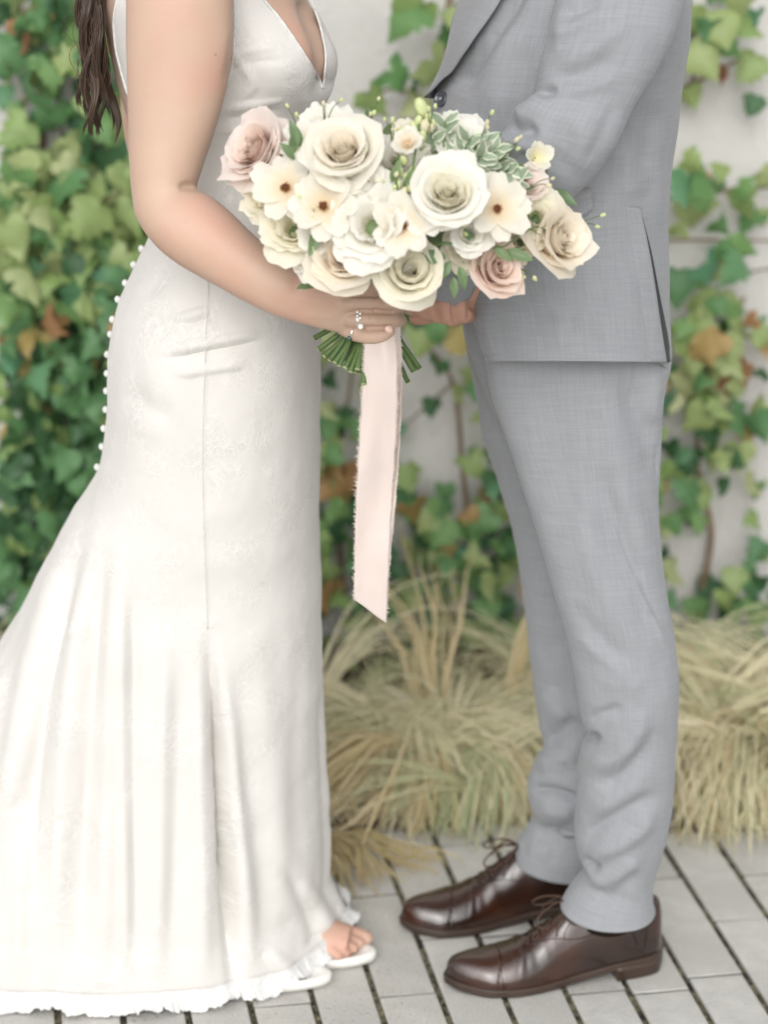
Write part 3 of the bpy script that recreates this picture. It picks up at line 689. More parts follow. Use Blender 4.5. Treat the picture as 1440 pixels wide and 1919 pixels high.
# covered buttons down the back
bm = MB(); thb = np.linspace(0, math.pi, 7)
bm.grid(np.stack([np.stack([np.sin(a) * np.cos(TH(10)), np.sin(a) * np.sin(TH(10)), np.full(10, np.cos(a))], -1) for a in thb]) * [.0040, .0048, .0048])
bme = bm.mesh('button'); bme.materials.append(M_trim)
for x, y in [(270, 463), (258, 494), (242, 528), (229, 558), (216, 592), (210, 628), (206, 662), (206, 697), (205, 730), (202, 764), (197, 800), (192, 840), (181, 876)]:
    i = np.argmin(np.abs(pys - y)); row = Vd[i]; j = np.argmin(row[:, 0])
    p = row[j]; o = link('button', bme, parent=gown); o.location = p - B0 + np.array([-.0022, -.012, 0])
# scalloped lace trim round the hem
hv = Vd[-12]; hb = Vd[-1]; q = TH(1600); idx = q / (2 * math.pi) * NU; i0 = idx.astype(int) % NU; i1 = (i0 + 1) % NU; f = (idx % 1)[:, None]
top = hv[i0] * (1 - f) + hv[i1] * f; bot = hb[i0] * (1 - f) + hb[i1] * f; nn_ = NN[-8][i0]
nn_ = nn_ * [1, 1, 0]; nn_ /= np.linalg.norm(nn_, axis=1, keepdims=True)
rows = []
for t in np.linspace(0, 1, 12):
    p = top * (1 - t) + bot * t
    wob = (.004 * np.sin(q * 70 + 3 * t + 2 * np.sin(q * 11)) + .0045 * np.sin(q * 131 + 1.7) + .003 * np.sin(q * 263)) * (.3 + t) * (1 - .75 * sstep(.2, .9, np.cos(q)))
    outw = .0025 + .004 * t ** 2 + wob * .07 + .0015 * np.sin(q * 401 + 4 * np.sin(q * 37)) * t + .005 * t ** 4 * (.8 + .8 * np.sin(q * 23 + 1)) * (1 - .8 * sstep(.2, .9, np.cos(q)))
    p = p + nn_ * outw[:, None]
    sc = (.0055 * (.5 + .5 * np.sin(q * 83 + 1.2 * np.sin(q * 13))) + .0012 * np.sin(q * 171)) * t ** 2
    liftv = .006 * np.sin(q * 19 + .6) * t
    p[:, 2] = np.maximum(p[:, 2] - .0040 * t + sc + liftv, .0025 + .002 * (1 - t)); rows.append(p)
link('lace_trim', grid_mesh('lace_trim', np.array(rows) - B0, True), M_trim, gown)
# underskirt seen in the slit of the front fold
V2 = gown_rows(np.linspace(1300, 1790, 60), 200, .03); zz = V2[-1, 0, 2]; V2[..., 2] = np.where(V2[..., 2] < .3, .005 + (V2[..., 2] - zz) * (.3 - .005) / (.3 - zz), V2[..., 2])
link('underskirt', grid_mesh('underskirt', V2 - B0, True), M_satin, gown)

# ---- body: torso, neck, head, arms, hand, legs, feet -> one surface
body = MB()
pyt = np.linspace(-39, 860, 200); T = gown_rows(pyt, 160)
T = sculpt(T, bust)
tn = outward(T); inn = np.where(pyt < 300, .0005, .006)[:, None, None]
T = T - tn * inn
# shoulders and neck continue upwards
top0 = T[0]; cx, cy = top0[:, 0].mean(), .02; add = []
for dz, sx, sy, ox in [(.16, .18, .26, -.03), (.14, .24, .33, -.03), (.115, .34, .42, -.028), (.09, .55, .75, -.02), (.06, .8, 1.0, -.012), (.03, .94, 1.05, -.005)]:
    r_ = top0.copy(); r_[:, 0] = cx + ox + (top0[:, 0] - cx) * sx; r_[:, 1] = cy + (top0[:, 1] - cy) * sy; r_[:, 2] = top0[:, 2] + dz; add.append(r_)
T = np.concatenate([np.array(add), T])
body.grid(T, caps=True)
neck = np.array([cx - .03, .02, top0[0, 2] + .14])
def ell(c, r, n=20, m=28, rot=0):
    a = np.linspace(0, math.pi, n); g_ = np.stack([np.stack([np.sin(t) * np.cos(TH(m)), np.sin(t) * np.sin(TH(m)), np.full(m, np.cos(t))], -1) for t in a]) * r
    return g_ + np.array(c)
def head(mb, n0, f, s=1.0):      # f = +1 faces +x, -1 faces -x
    mb.tube([n0, n0 + [f * .01, 0, .06], n0 + [f * .02, 0, .12]], [.052 * s, .050 * s, .052 * s], 24, 12)
    c = n0 + np.array([f * .015, 0, .175])
    mb.grid(ell(c, [.092 * s, .073 * s, .105 * s])); mb.grid(ell(c + [f * .035, 0, -.055], [.058, .055, .062])); mb.grid(ell(c + [f * .065, 0, -.088], [.022, .024, .018]))
    mb.tube([c + [f * .085, 0, .01], c + [f * .105, 0, -.025], c + [f * .088, 0, -.042]], [.008, .013, .008], 12, 8)
    for sgn in (-1, 1):
        mb.grid(ell(c + [-f * .005, sgn * .073, -.015], [.017, .008, .028], 10, 12)); mb.grid(ell(c + [f * .074, sgn * .03, .0], [.014, .018, .012], 10, 12))
    mb.grid(ell(c + [f * .084, 0, -.058], [.014, .024, .006], 10, 14)); mb.grid(ell(c + [f * .081, 0, -.068], [.014, .021, .007], 10, 14))
    return c
hc = head(body, neck, 1, .95)
ARM = [(275, -125, 385, -128, -.165, .8), (240, -70, 425, -60, -.180, .8), (236, 10, 437, 0, -.190, .72), (236, 80, 438, 78, -.195, .70), (238, 160, 428, 150, -.198, .74), (240, 245, 405, 238, -.205, .80), (243, 320, 380, 312, -.215, .88), (252, 395, 368, 352, -.225, .9),
       (281, 447, 392, 366, -.235, .86), (330, 492, 432, 398, -.248, .86), (392, 528, 468, 434, -.262, .88), (455, 562, 510, 470, -.275, .88), (515, 590, 552, 497, -.285, .78), (566, 606, 588, 512, -.290, .62), (612, 618, 618, 521, -.292, .50), (645, 626, 645, 524, -.290, .40), (668, 628, 668, 530, -.286, .33), (682, 622, 684, 536, -.282, .25)]
body.grid(limb(ARM, 160, 64, 2.05), caps=True)
def finger(mb, pts, rad, nu=14, n=26):
    q = np.array([P(x, y, Y) for x, y, Y in pts]); mb.tube(q, rad, nu, n); mb.grid(ell(q[-1], rad[-1] * np.ones(3) * 1.0, 8, 12))
    return q
FING = {'index': ([(622, 545, -.285), (662, 538, -.292), (702, 537, -.296), (734, 541, -.282), (748, 545, -.250), (738, 549, -.222)], [.0105, .0105, .0093, .0088, .0080, .0070]),
        'middle': ([(620, 570, -.286), (660, 568, -.298), (702, 567, -.301), (736, 569, -.288), (752, 571, -.255), (742, 574, -.226)], [.0110, .0110, .0098, .0094, .0084, .0072]),
        'ring': ([(628, 596, -.286), (664, 598, -.298), (704, 600, -.303), (735, 600, -.292), (750, 601, -.262), (744, 603, -.232)], [.0105, .0105, .0096, .0090, .0080, .0070]),
        'pinky': ([(640, 612, -.284), (668, 626, -.294), (696, 631, -.302), (717, 628, -.305), (731, 621, -.300)], [.0098, .0092, .0086, .0080, .0068])}
FP = {k: finger(body, *v) for k, v in FING.items()}
finger(body, [(600, 545, -.272), (640, 560, -.250), (680, 575, -.235), (712, 580, -.228)], [.014, .012, .0105, .009])   # thumb, behind the stems
# far arm: reaches forward to his hands behind the flowers
FA = np.array([P(300, -110, .17), P(290, 60, .19), P(320, 330, .20), P(520, 430, .10), P(700, 520, .0), P(800, 565, -.05)])
body.tube(FA, [.055, .05, .042, .036, .028, .024], 24, 60)
for k in range(4):
    a = P(800, 545 + 14 * k, -.05); body.tube([a, a + [.03, -.012, -.002], a + [.055, .004, -.006]], [.0095, .009, .0075], 10, 10)
# legs and feet
for y0, xh, toe_, heel in ((-.06, .0, (556, 1846), None), (.055, .02, (688, 1800), None)):
    tg = G(*toe_); hx = tg[0] - .20
    body.tube([[P(420, 1000, .02)[0], y0 + .02, .78], [hx + .03, y0 + .02, .42], [hx + .02, tg[1] + .02, .10], [hx, tg[1] + .02, .06]], [.060, .045, .034, .032], 24, 50)
    body.tube([[hx - .01, tg[1] + .02, .055], [hx + .08, tg[1] + .015, .050], [hx + .14, tg[1] + .008, .032], [hx + .175, tg[1] + .004, .026]], [.030, .032, .034, .028], 24, 30, flat=.8)
    for k, (oy, ln, rr) in enumerate([(.024, .197, .0125), (.008, .188, .0095), (-.006, .180, .009), (-.018, .170, .0085), (-.028, .160, .008)]):
        a = np.array([hx + .14, tg[1] + oy * .9 + .005, .028]); b = np.array([hx + ln, tg[1] + oy + .003, .0205])
        body.tube([a, (a + b) / 2 + [0, 0, .004], b], [rr, rr, rr * .95], 12, 12); body.grid(ell(b, [rr, rr * .95, rr * .85], 8, 12))
bm_ = body.mesh('body')
bm_ = evaluated(bm_, [('REMESH', dict(mode='VOXEL', voxel_size=.0022, use_smooth_shade=True)), ('SMOOTH', dict(factor=.5, iterations=3))])
Vb, Nb = mesh_np(bm_)
# skin folds: elbow crease, finger joints
Vs = sculpt(Vb[None], [([(372, 352), (352, 348), (330, 352)], 7, -.0045, 'r', .4), ([(436, 60), (430, 120), (418, 165)], 8, -.002), ([(700, 527), (703, 548)], 3, -.0008, 'r', 0), ([(702, 556), (705, 580)], 3, -.001, 'r', 0), ([(694, 588), (697, 612)], 3, -.001, 'r', 0), ([(560, 515), (552, 560)], 12, -.0015),
                       ([(636, 552), (640, 580)], 12, .0015, 'r', 0), ([(648, 554), (690, 552), (742, 555)], 3.6, -.0042, 'r', .25), ([(650, 585), (700, 584), (746, 586)], 3.6, -.0042, 'r', .25), ([(668, 614), (700, 616), (742, 612)], 3.6, -.0045, 'r', .2), ([(646, 570), (652, 572)], 8, .0014, 'r', 0), ([(655, 600), (660, 601)], 8, .0014, 'r', 0), ([(708, 566), (712, 568)], 7, .0009, 'r', 0), ([(706, 600), (710, 600)], 7, .0009, 'r', 0), ([(560, 560), (610, 568), (640, 566)], 5, .0009), ([(566, 590), (610, 594), (644, 596)], 5, .0008), ([(300, 420), (330, 455)], 30, .002, 'r', 0)], False, N=Nb[None])[0]
bm_.vertices.foreach_set('co', (Vs - B0).astype(np.float32).ravel()); bm_.update(); bm_.materials.clear()
bodyo = link('body', bm_, M_skin, bride)
M_nail = mat('nail', (.80, .56, .48), .25, .5, coat=.5)
nail = MB().grid(ell((0, 0, 0), [.0050, .0022, .0042], 8, 14)).mesh('nail'); nail.materials.append(M_nail)
o = link('nail', nail, parent=bodyo); o.location = P(729, 617, -.3075) - B0; o.rotation_euler = (-.2, .5, .25)
# ---- rings
M_silver = mat('silver', (.80, .78, .76), .18, .5, metal=1.0); M_stone = mat('stone', (.95, .95, .95), .05, .9, coat=1); M_green = mat('green_stone', (.01, .06, .05), .1, .8, coat=1)
def ring_(c, T_, R_, r_, name, stones):
    T_ = np.array(T_, float); T_ /= np.linalg.norm(T_); u = np.cross(T_, [0, 0, 1.0]); u /= np.linalg.norm(u); w_ = np.cross(T_, u)
    a = np.linspace(0, 2 * math.pi, 41); pth = c + R_ * (np.cos(a)[:, None] * u + np.sin(a)[:, None] * w_)
    ro = link(name, MB().tube(pth - B0, r_, 8, 60, caps=False).mesh(name), M_silver, bride)
    for pos, s, mm in stones:
        s_ = MB().grid(ell(P(*pos) - B0, s * np.array([1, .8, 1]), 6, 9)).mesh('stone', False); link('stone', s_, mm, ro)
cr = np.array(P(674, 599, -.299)); ring_(cr, [1, -.1, .03], .0108, .0010, 'ring', [((672 + dx_, 589 + dy_, -.311), .0015, M_stone) for dx_, dy_ in ((-2, -4), (3, -1), (-2, 3), (3, 7), (-1, 11))] + [((676, 612, -.311), .0034, M_stone)])
cr2 = np.array(P(671, 599, -.299)); ring_(cr2, [1, -.1, .10], .0108, .0008, 'ring', [])
cr3 = np.array(P(661, 623, -.292)); ring_(cr3, [1, -.15, -.25], .0098, .0017, 'ring', [((655, 634, -.302), .0030, M_green)])
# ---- sandals
M_sand_w = mat('sandal_leather', (.80, .78, .74), .4, .4, coat=.2)
for toe_ in ((556, 1846), (688, 1800)):
    tg = G(*(toe_ if toe_[0] > 600 else (604, 1842))); hx = tg[0] - .20; a = TH(80)
    out = np.stack([hx + .095 + .118 * np.cos(a) , tg[1] + .002 + (.036 + .006 * np.cos(a)) * np.sin(a), 0 * a], -1)
    rr = [out * 1]; lay = []
    for z, s in ((.004, .97), (.004, 1.0), (.014, 1.0), (.016, .98), (.016, .86), (.012, .8)):
        q_ = out.copy(); c_ = out.mean(0); q_ = c_ + (q_ - c_) * s; q_[:, 2] = z; lay.append(q_)
    s_ = MB().grid(np.array(lay) - B0, caps=True); sob = link('sandal', s_.mesh('sandal'), M_sand_w, bride)
    if toe_[0] < 600: continue
    b_ = np.linspace(0, math.pi, 18); arch = np.stack([np.full(18, hx + .128), tg[1] + .004 + .041 * np.cos(b_), .012 + .042 * np.sin(b_)], -1)
    st_ = np.stack([arch + [dx_, 0, dz_] for dx_, dz_ in ((-.02, .006), (-.01, .006), (.0, .003), (.012, -.001))]); link('strap', grid_mesh('strap', st_ - B0, False), M_sand_w, sob)
# ---- hair
M_hair = mat('brown_hair', (.060, .033, .020), .38, .5, rnd=[(0, (.050, .030, .020)), (1, (.11, .066, .043))], var=(8, .3))
hair = MB(); hr = np.random.RandomState(3)
hcap = ell(hc + [-.018, 0, .014], [.098, .083, .105], 16, 28); hcap = hcap[:12]; hair.grid(hcap)
LK = [(184, 203, 150, -0.05, 11), (168, 166, 205, -0.06, 13), (170, 166, 244, -0.055, 12), (172, 188, 240, -0.045, 12), (186, 214, 258, -0.05, 10), (164, 178, 225, -0.03, 14), (164, 174, 180, -0.02, 15), (170, 198, 215, 0.0, 12), (172, 194, 246, 0.02, 12), (156, 172, 215, 0.04, 12), (182, 206, 230, 0.05, 10), (160, 178, 250, -0.065, 9), (160, 158, 195, -0.04, 13), (174, 192, 190, -0.07, 9)]
for k in range(1000):
    li = k % len(LK); x0, bx, by, bY, wv = LK[li]; ph = li * 2.17
    q_, a_ = math.sqrt(hr.rand()), hr.rand() * 6.283; ox, oy = 8.8 * q_ * math.cos(a_), .0055 * q_ * math.sin(a_)
    ys = np.linspace(-260, by + hr.normal(0, 7), 22); t = np.linspace(0, 1, 22)
    env = (1.3 - .85 * t ** 3)
    xs = x0 + (bx - x0) * sstep(.5, 1, t) + 24 * sstep(.35, 0, t) + wv * np.sin(ph + (ys - 250) / 27 + .25 * math.cos(a_)) * (.35 + .65 * t) + ox * env + hr.normal(0, .7)
    cap_x = np.interp(ys, [-260, 0, 60, 150, 230, 300], [245, 192, 195, 210, 232, 252]); xs = np.where(xs > cap_x - 2, cap_x - 2 + (xs - cap_x) * .12, xs)
    Yk = bY + oy * env + .010 * np.cos(ph + (ys - 250) / 27)
    p = P(xs, ys, Yk)
    hair.tube(p, np.r_[np.full(17, .0010), .0009, .0008, .0006, .0004, .0001] * hr.uniform(.6, 1.25), 4, 44, caps=False)
hair.V = [v - B0 for v in hair.V]
link('hair', hair.mesh('hair'), M_hair, bride)
stray = MB()
for k in range(36):
    x0, y0_ = hr.uniform(165, 215), hr.uniform(-40, 60); y1 = y0_ + hr.uniform(80, 200); t = np.linspace(0, 1, 8)
    xs = x0 + hr.normal(-22, 14) * np.sin(t * 2.2 + .3) + 6 * np.sin(t * 7 + k); ys = y0_ + (y1 - y0_) * t; Yk = hr.uniform(-.09, .0)
    xs = np.minimum(xs, np.interp(ys, [0, 60, 150, 230, 300], [190, 192, 206, 224, 246]))
    stray.tube(P(xs, ys, Yk) - B0, [.0004] * 7 + [.0001], 3, 24, caps=False)
link('hair', stray.mesh('hair_strands'), M_hair, bride)
# ================================================================== GROOM
M_suit = fabric('suit_wool', (.212, .223, .240), (.315, .325, .340))
M_suit_in_and_shade = mat('suit_lining_and_vent_shade', (.035, .045, .045), .6, .2)  # inside of the jacket, and the painted shade of the vent
M_shirt = mat('shirt', (.75, .76, .78), .6, .3); M_btn = mat('horn_button', (.05, .055, .065), .3, .5, coat=.3); M_tie = mat('tie', (.10, .16, .15), .5, .3)
groom = empty('person', (P(1080, 1800, 0)[0], 0, 0), label='man in a light grey suit and brown oxford shoes, facing left', category='person')
G0 = np.array(groom.location)
# ---- jacket body
JR = np.array([(-130, 930, 1235, .0, .17, 2.2), (-60, 890, 1275, .0, .20, 2.3), (0, 866, 1290, .0, .205, 2.4), (60, 846, 1288, .0, .205, 2.4), (120, 832, 1280, .0, .20, 2.4), (165, 820, 1274, .0, .195, 2.4), (210, 808, 1268, .0, .19, 2.4), (300, 806, 1256, .0, .185, 2.4),
               (400, 818, 1249, .0, .185, 2.4), (480, 836, 1251, .0, .19, 2.4), (560, 852, 1254, .0, .195, 2.4), (625, 862, 1257, .0, .20, 2.4)], float)
nv, nu = 420, 560
pj = np.linspace(-130, 625, nv)
xl, xr, Yc, ry, nn = [pchip(JR[:, 0], JR[:, k], pj) for k in range(1, 6)]
A, Bq = P(xl, pj, Yc), P(xr, pj, Yc); Mc = (A + Bq) / 2; rx = (Bq[:, 0] - A[:, 0]) / 2; t_ = TH(nu); e = (2 / nn)[:, None]
X = Mc[:, :1] + rx[:, None] * np.sign(np.cos(t_)) * np.abs(np.cos(t_)) ** e
Yj = Yc[:, None] - ry[:, None] * np.sign(np.sin(t_)) * np.abs(np.sin(t_)) ** e
J = np.stack([X, Yj, np.broadcast_to(Mc[:, 2:], X.shape)], -1)
zh = P(1050, 677, -.20)[2]; zt = J[..., 2]; J[..., 2] = np.where(zt < 1.15, 1.15 - (1.15 - zt) * (1.15 - zh) / (1.15 - zt[-1, 0]), zt)
_px, _py = proj(J[-1]); _n = outward(J)[-1]; _f = sstep(-.35, .15, (_n * (CAM - J[-1]) / np.linalg.norm(CAM - J[-1], axis=-1, keepdims=True)).sum(-1))
_want = np.interp(_px, [890, 1240, 1262], [676, 678, 694]); _dz = -np.clip((_want - _py) / 1430, -.01, .045) * _f
J[..., 2] += _dz[None] * sstep(1.15, zh, J[..., 2])
N = outward(J)
J = J + N * (.0016 * fbm(J, 9, 2) + .0006 * fbm(J, 28, 4))[..., None]
jst = [([(985, -40), (935, 50), (892, 120), (852, 175)], 17, -.014, 'r', .15), ([(960, 20), (935, 120), (925, 240)], 34, .006, 'r', .3), ([(985, 60), (975, 180), (960, 260)], 22, -.005, 'r', .3), ([(850, 215), (872, 240), (880, 280)], 10, -.004), ([(838, 260), (846, 330)], 14, .004),
       ([(1150, 300), (1130, 360), (1095, 420)], 12, -.004), ([(1165, 275), (1185, 330), (1190, 380)], 22, .004), ([(1120, 430), (1110, 540), (1115, 660)], 34, .0035, 'r', .3), ([(980, 520), (990, 600), (1000, 670)], 34, -.003, 'r', .3), ([(1050, 560), (1055, 670)], 22, .003, 'r', .3),
       
       ([(1230, 180), (1215, 260), (1212, 340)], 20, -.005), ([(1245, 200), (1236, 330), (1240, 460)], 14, .004), ([(905, 560), (920, 640), (930, 690)], 16, .003)]
J = sculpt(J, jst); N = outward(J)
px, py = proj(J); near = ((N * (CAM - J)).sum(-1) > 0)
# cut-away front below the button
fr = [(700, 180), (700, 430), (838, 470), (866, 520), (880, 580), (893, 625), (905, 662), (918, 700)]
cut = left_of(px, py, fr) & (py > 430)
cutfar = (J[..., 0] < P(900, 560, 0)[0]) & (py > 540) & ~near
ve = np.array([(1196, 388), (1211, 470), (1225, 560), (1236, 630), (1243, 700)], float); vw = np.array([.5, 4, 9, 17, 22])
vx = np.interp(py, ve[:, 1], ve[:, 0]); wv_ = np.interp(py, ve[:, 1], vw)
vent = near & (py > 388) & (px > vx - .2 * wv_) & (px < vx + .8 * wv_)
keep = ~(cut | cutfar)
Jd = J - G0
jk = link('jacket', grid_mesh('jacket', Jd, True, mask=keep), [M_suit, M_suit_in_and_shade], groom)
sm = jk.modifiers.new('cloth_thickness', 'SOLIDIFY'); sm.thickness = .0028; sm.offset = -1; sm.material_offset = 1
# the vent stays uncut; its dark gap is a painted strip further down
# hem roll, front edge roll
def roll(pts, r_, n=60, off=.0006, par=None, nm='edge_stitching', m=None, V=None, NN_=None):
    c = on_surf(J if V is None else V, N if NN_ is None else NN_, pts, n, off); return link(nm, MB().tube(c - G0, r_, 6).mesh(nm), m or M_suit, par or jk)
roll([(884, 580), (897, 625), (909, 662), (920, 672)], .0016)
# pocket flap and its corner
def patch(name, L_, R_, n1, n2, off, m, par, V=None, NN_=None, O=None, bulge=0):
    """strip of cloth between two pixel polylines on the surface, lifted by off (off0, off1 across)"""
    a = crom(np.array(L_, float), n1); b = crom(np.array(R_, float), n1); rows = []
    for i in range(n1):
        row = []
        for j in range(n2):
            t = j / (n2 - 1); q = a[i] * (1 - t) + b[i] * t; p, nq = surf(V, NN_, q[0], q[1], 6)
            row.append(p + nq * (off[0] * (1 - t) + off[1] * t + bulge * math.sin(math.pi * t)))
        rows.append(row)
    R_ = np.array(rows)
    for _ in range(6):
        R_[1:-1] = (R_[:-2] + 2 * R_[1:-1] + R_[2:]) / 4; R_[:, 1:-1] = (R_[:, :-2] + 2 * R_[:, 1:-1] + R_[:, 2:]) / 4
    o = link(name, grid_mesh(name, R_ - O, False), m, par); s = o.modifiers.new('t', 'SOLIDIFY'); s.thickness = .002; s.offset = 1; return o, R_
patch('pocket_flap', [(960, 372), (1030, 364), (1108, 352)], [(960, 412), (1040, 408), (1092, 404), (1108, 392)], 40, 8, (.002, .004), M_suit, jk, J, N, G0)
# lapel: from the roll line at the front silhouette to its free edge
roll_l = [(905, -90), (862, -20), (846, 60), (833, 120), (818, 170), (814, 186)]
free_l = [(1030, -90), (962, -20), (918, 50), (878, 112), (842, 165), (820, 188)]
lp, LP = patch('lapel', roll_l, free_l, 60, 16, (.002, .016), M_suit, jk, J, N, G0, bulge=.006)
# button with a rim and a sewn centre
pb, nb = surf(J, N, 833, 187); pb = pb + nb * .004; nb = (nb + np.array([0, -.9, .25])); nb /= np.linalg.norm(nb)
prof = [(0, .0012), (.0030, .0010), (.0052, .0012), (.0068, .0030), (.0082, .0036), (.0094, .0026), (.0096, 0), (.0090, -.0012), (0, -.0012)]
bt = link('button', MB().grid(np.array([[(r_ * math.cos(a), r_ * math.sin(a), z) for a in TH(28)] for r_, z in prof])).mesh('button'), M_btn, jk)
bt.location = pb - G0; bt.rotation_mode = 'QUATERNION'; bt.rotation_quaternion = Vector(nb).to_track_quat('Z', 'Y')
th_ = link('button_thread', MB().grid(ell((0, 0, .0018), (.0024, .0024, .0010), 6, 10)).mesh('button_thread'), M_suit, jk); th_.location = bt.location; th_.rotation_mode = 'QUATERNION'; th_.rotation_quaternion = bt.rotation_quaternion
vA = [(1196, 388), (1211, 470), (1225, 560), (1235, 630), (1243, 680)]
patch('vent_flap', [(x - 34, y) for x, y in vA], vA, 50, 10, (-.0028, .0058), M_suit, jk, J, N, G0)
patch('vent_gap_shade', [(x - 1, y) for x, y in vA], [(1198, 388), (1218, 470), (1235, 560), (1249, 630), (1255, 678)], 50, 5, (.0032, .0028), M_suit_in_and_shade, jk, J, N, G0)  # dark strip on the uncut cloth, painting the shade of the vent gap
# ---- sleeve of the near arm
SL = [(1075, -150, 1245, -145, -.185, .75), (1056, -80, 1276, -75, -.200, .72), (1044, -10, 1288, -10, -.210, .66), (1030, 65, 1264, 66, -.232, .62), (1012, 130, 1228, 138, -.242, .64), (1003, 178, 1188, 205, -.250, .68), (968, 216, 1160, 262, -.255, .72), (944, 250, 1118, 322, -.250, .74),
      (914, 288, 1068, 374, -.235, .76), (868, 340, 1010, 424, -.195, .78), (820, 400, 950, 478, -.165, .82), (792, 460, 900, 530, -.14, .9), (785, 500, 886, 556, -.125, .95)]
S = limb(SL, 300, 260, 2.15); NS = outward(S)
S = S + NS * (.0012 * fbm(S, 16, 6))[..., None]
S = sculpt(S, [(p_[0], p_[1] * 1.25, p_[2] * .8) + tuple(p_[3:]) for p_ in [([(1003, 178), (1030, 172), (1050, 165)], 8, -.010, 'r', .45), ([(958, 222), (985, 214), (1010, 196), (1018, 170)], 13, .014, 'r', .3), ([(950, 246), (985, 250), (1010, 235)], 12, -.010), ([(925, 278), (958, 262), (990, 275), (1000, 300)], 13, .011), ([(900, 310), (940, 300), (975, 310)], 11, -.007),
               ([(1032, 70), (1060, 60), (1110, 30)], 13, .008), ([(1045, 30), (1080, 25), (1130, -10)], 11, -.007), ([(1022, 110), (1070, 110), (1140, 70), (1190, 30)], 16, .007), ([(1030, 140), (1090, 140), (1160, 100)], 15, -.006), ([(1048, 168), (1110, 160), (1170, 140)], 13, .005),
               ([(1040, 215), (1060, 270), (1040, 330)], 22, -.006), ([(1075, 200), (1095, 260), (1070, 330)], 22, .005), ([(1010, 235), (1020, 280), (1000, 330)], 15, .006), ([(1160, 180), (1130, 250), (1085, 320)], 12, -.004), ([(1060, 10), (1050, 60), (1040, 110)], 9, .004)]])
link('sleeve', grid_mesh('sleeve', S - G0, True), M_suit, jk)
# far sleeve
FS = np.array([P(1100, -140, .17), P(1120, 30, .20), P(1110, 230, .19), P(1000, 380, .12), P(900, 500, .02)])
link('sleeve', MB().tube(FS - G0, [.085, .078, .068, .06, .052], 32, 60).mesh('sleeve'), M_suit, jk)
# ---- trousers
near_leg = [(905, 560, 1252, 560, -.080, .55), (905, 630, 1256, 630, -.085, .52), (914, 700, 1256, 690, -.09, .50), (922, 742, 1248, 722, -.092, .50), (937, 785, 1243, 770, -.095, .50), (959, 845, 1240, 850, -.097, .52), (987, 933, 1237, 920, -.098, .58), (1014, 1024, 1241, 1030, -.098, .64), (1042, 1121, 1254, 1130, -.098, .72),
            (1064, 1200, 1266, 1200, -.098, .78), (1080, 1290, 1273, 1280, -.098, .82), (1092, 1345, 1271, 1357, -.092, .84), (1103, 1376, 1269, 1400, -.088, .84), (1090, 1408, 1267, 1450, -.080, .84), (1083, 1470, 1259, 1520, -.070, .86), (1078, 1545, 1243, 1590, -.060, .88), (1082, 1596, 1228, 1640, -.052, .9), (1096, 1622, 1224, 1672, -.048, .92),
            (1068, 1668, 1225, 1698, -.045, .92), (1053, 1696, 1228, 1704, -.043, .92)]
far_leg = [(868, 600, 1200, 560, .085, .55), (876, 650, 1210, 640, .09, .52), (886, 704, 1215, 700, .095, .5), (896, 760, 1212, 760, .10, .5), (903, 808, 1208, 810, .10, .52), (938, 912, 1205, 912, .105, .58), (962, 1010, 1200, 1010, .11, .64), (976, 1086, 1190, 1086, .115, .72), (988, 1190, 1180, 1190, .12, .78),
           (998, 1277, 1178, 1277, .125, .8), (1010, 1357, 1175, 1357, .13, .82), (1019, 1398, 1172, 1398, .13, .84), (1002, 1430, 1168, 1440, .13, .84), (989, 1470, 1160, 1470, .13, .84), (992, 1500, 1150, 1500, .13, .86), (1004, 1524, 1142, 1530, .138, .88), (985, 1560, 1134, 1570, .145, .9), (968, 1586, 1130, 1600, .148, .92), (964, 1606, 1132, 1626, .15, .92)]
tro = empty('trousers'); tro.parent = groom
def soft(S_, a=.62, w=1.4): return [(p_[0], p_[1] * w, p_[2] * a) + tuple(p_[3:]) for p_ in S_]
def leg(st, strokes_, hem_drop, seedv):
    g_ = limb(st, 460, 260, 2.1)
    # hem: the near and far rims hang level with the shoe, slightly lower at the back
    n_ = outward(g_)
    g_ = g_ + n_ * (.0014 * fbm(g_, 12, seedv) + .0006 * fbm(g_, 34, seedv))[..., None]
    low = sstep(.42, .05, g_[..., 2])
    g_ = g_ + outward(g_) * (low * .0022 * noise3(g_ * [1, 1, .8], 14, seedv))[..., None]
    g_ = sculpt(g_, soft(strokes_, .88, 1.2))
    return g_
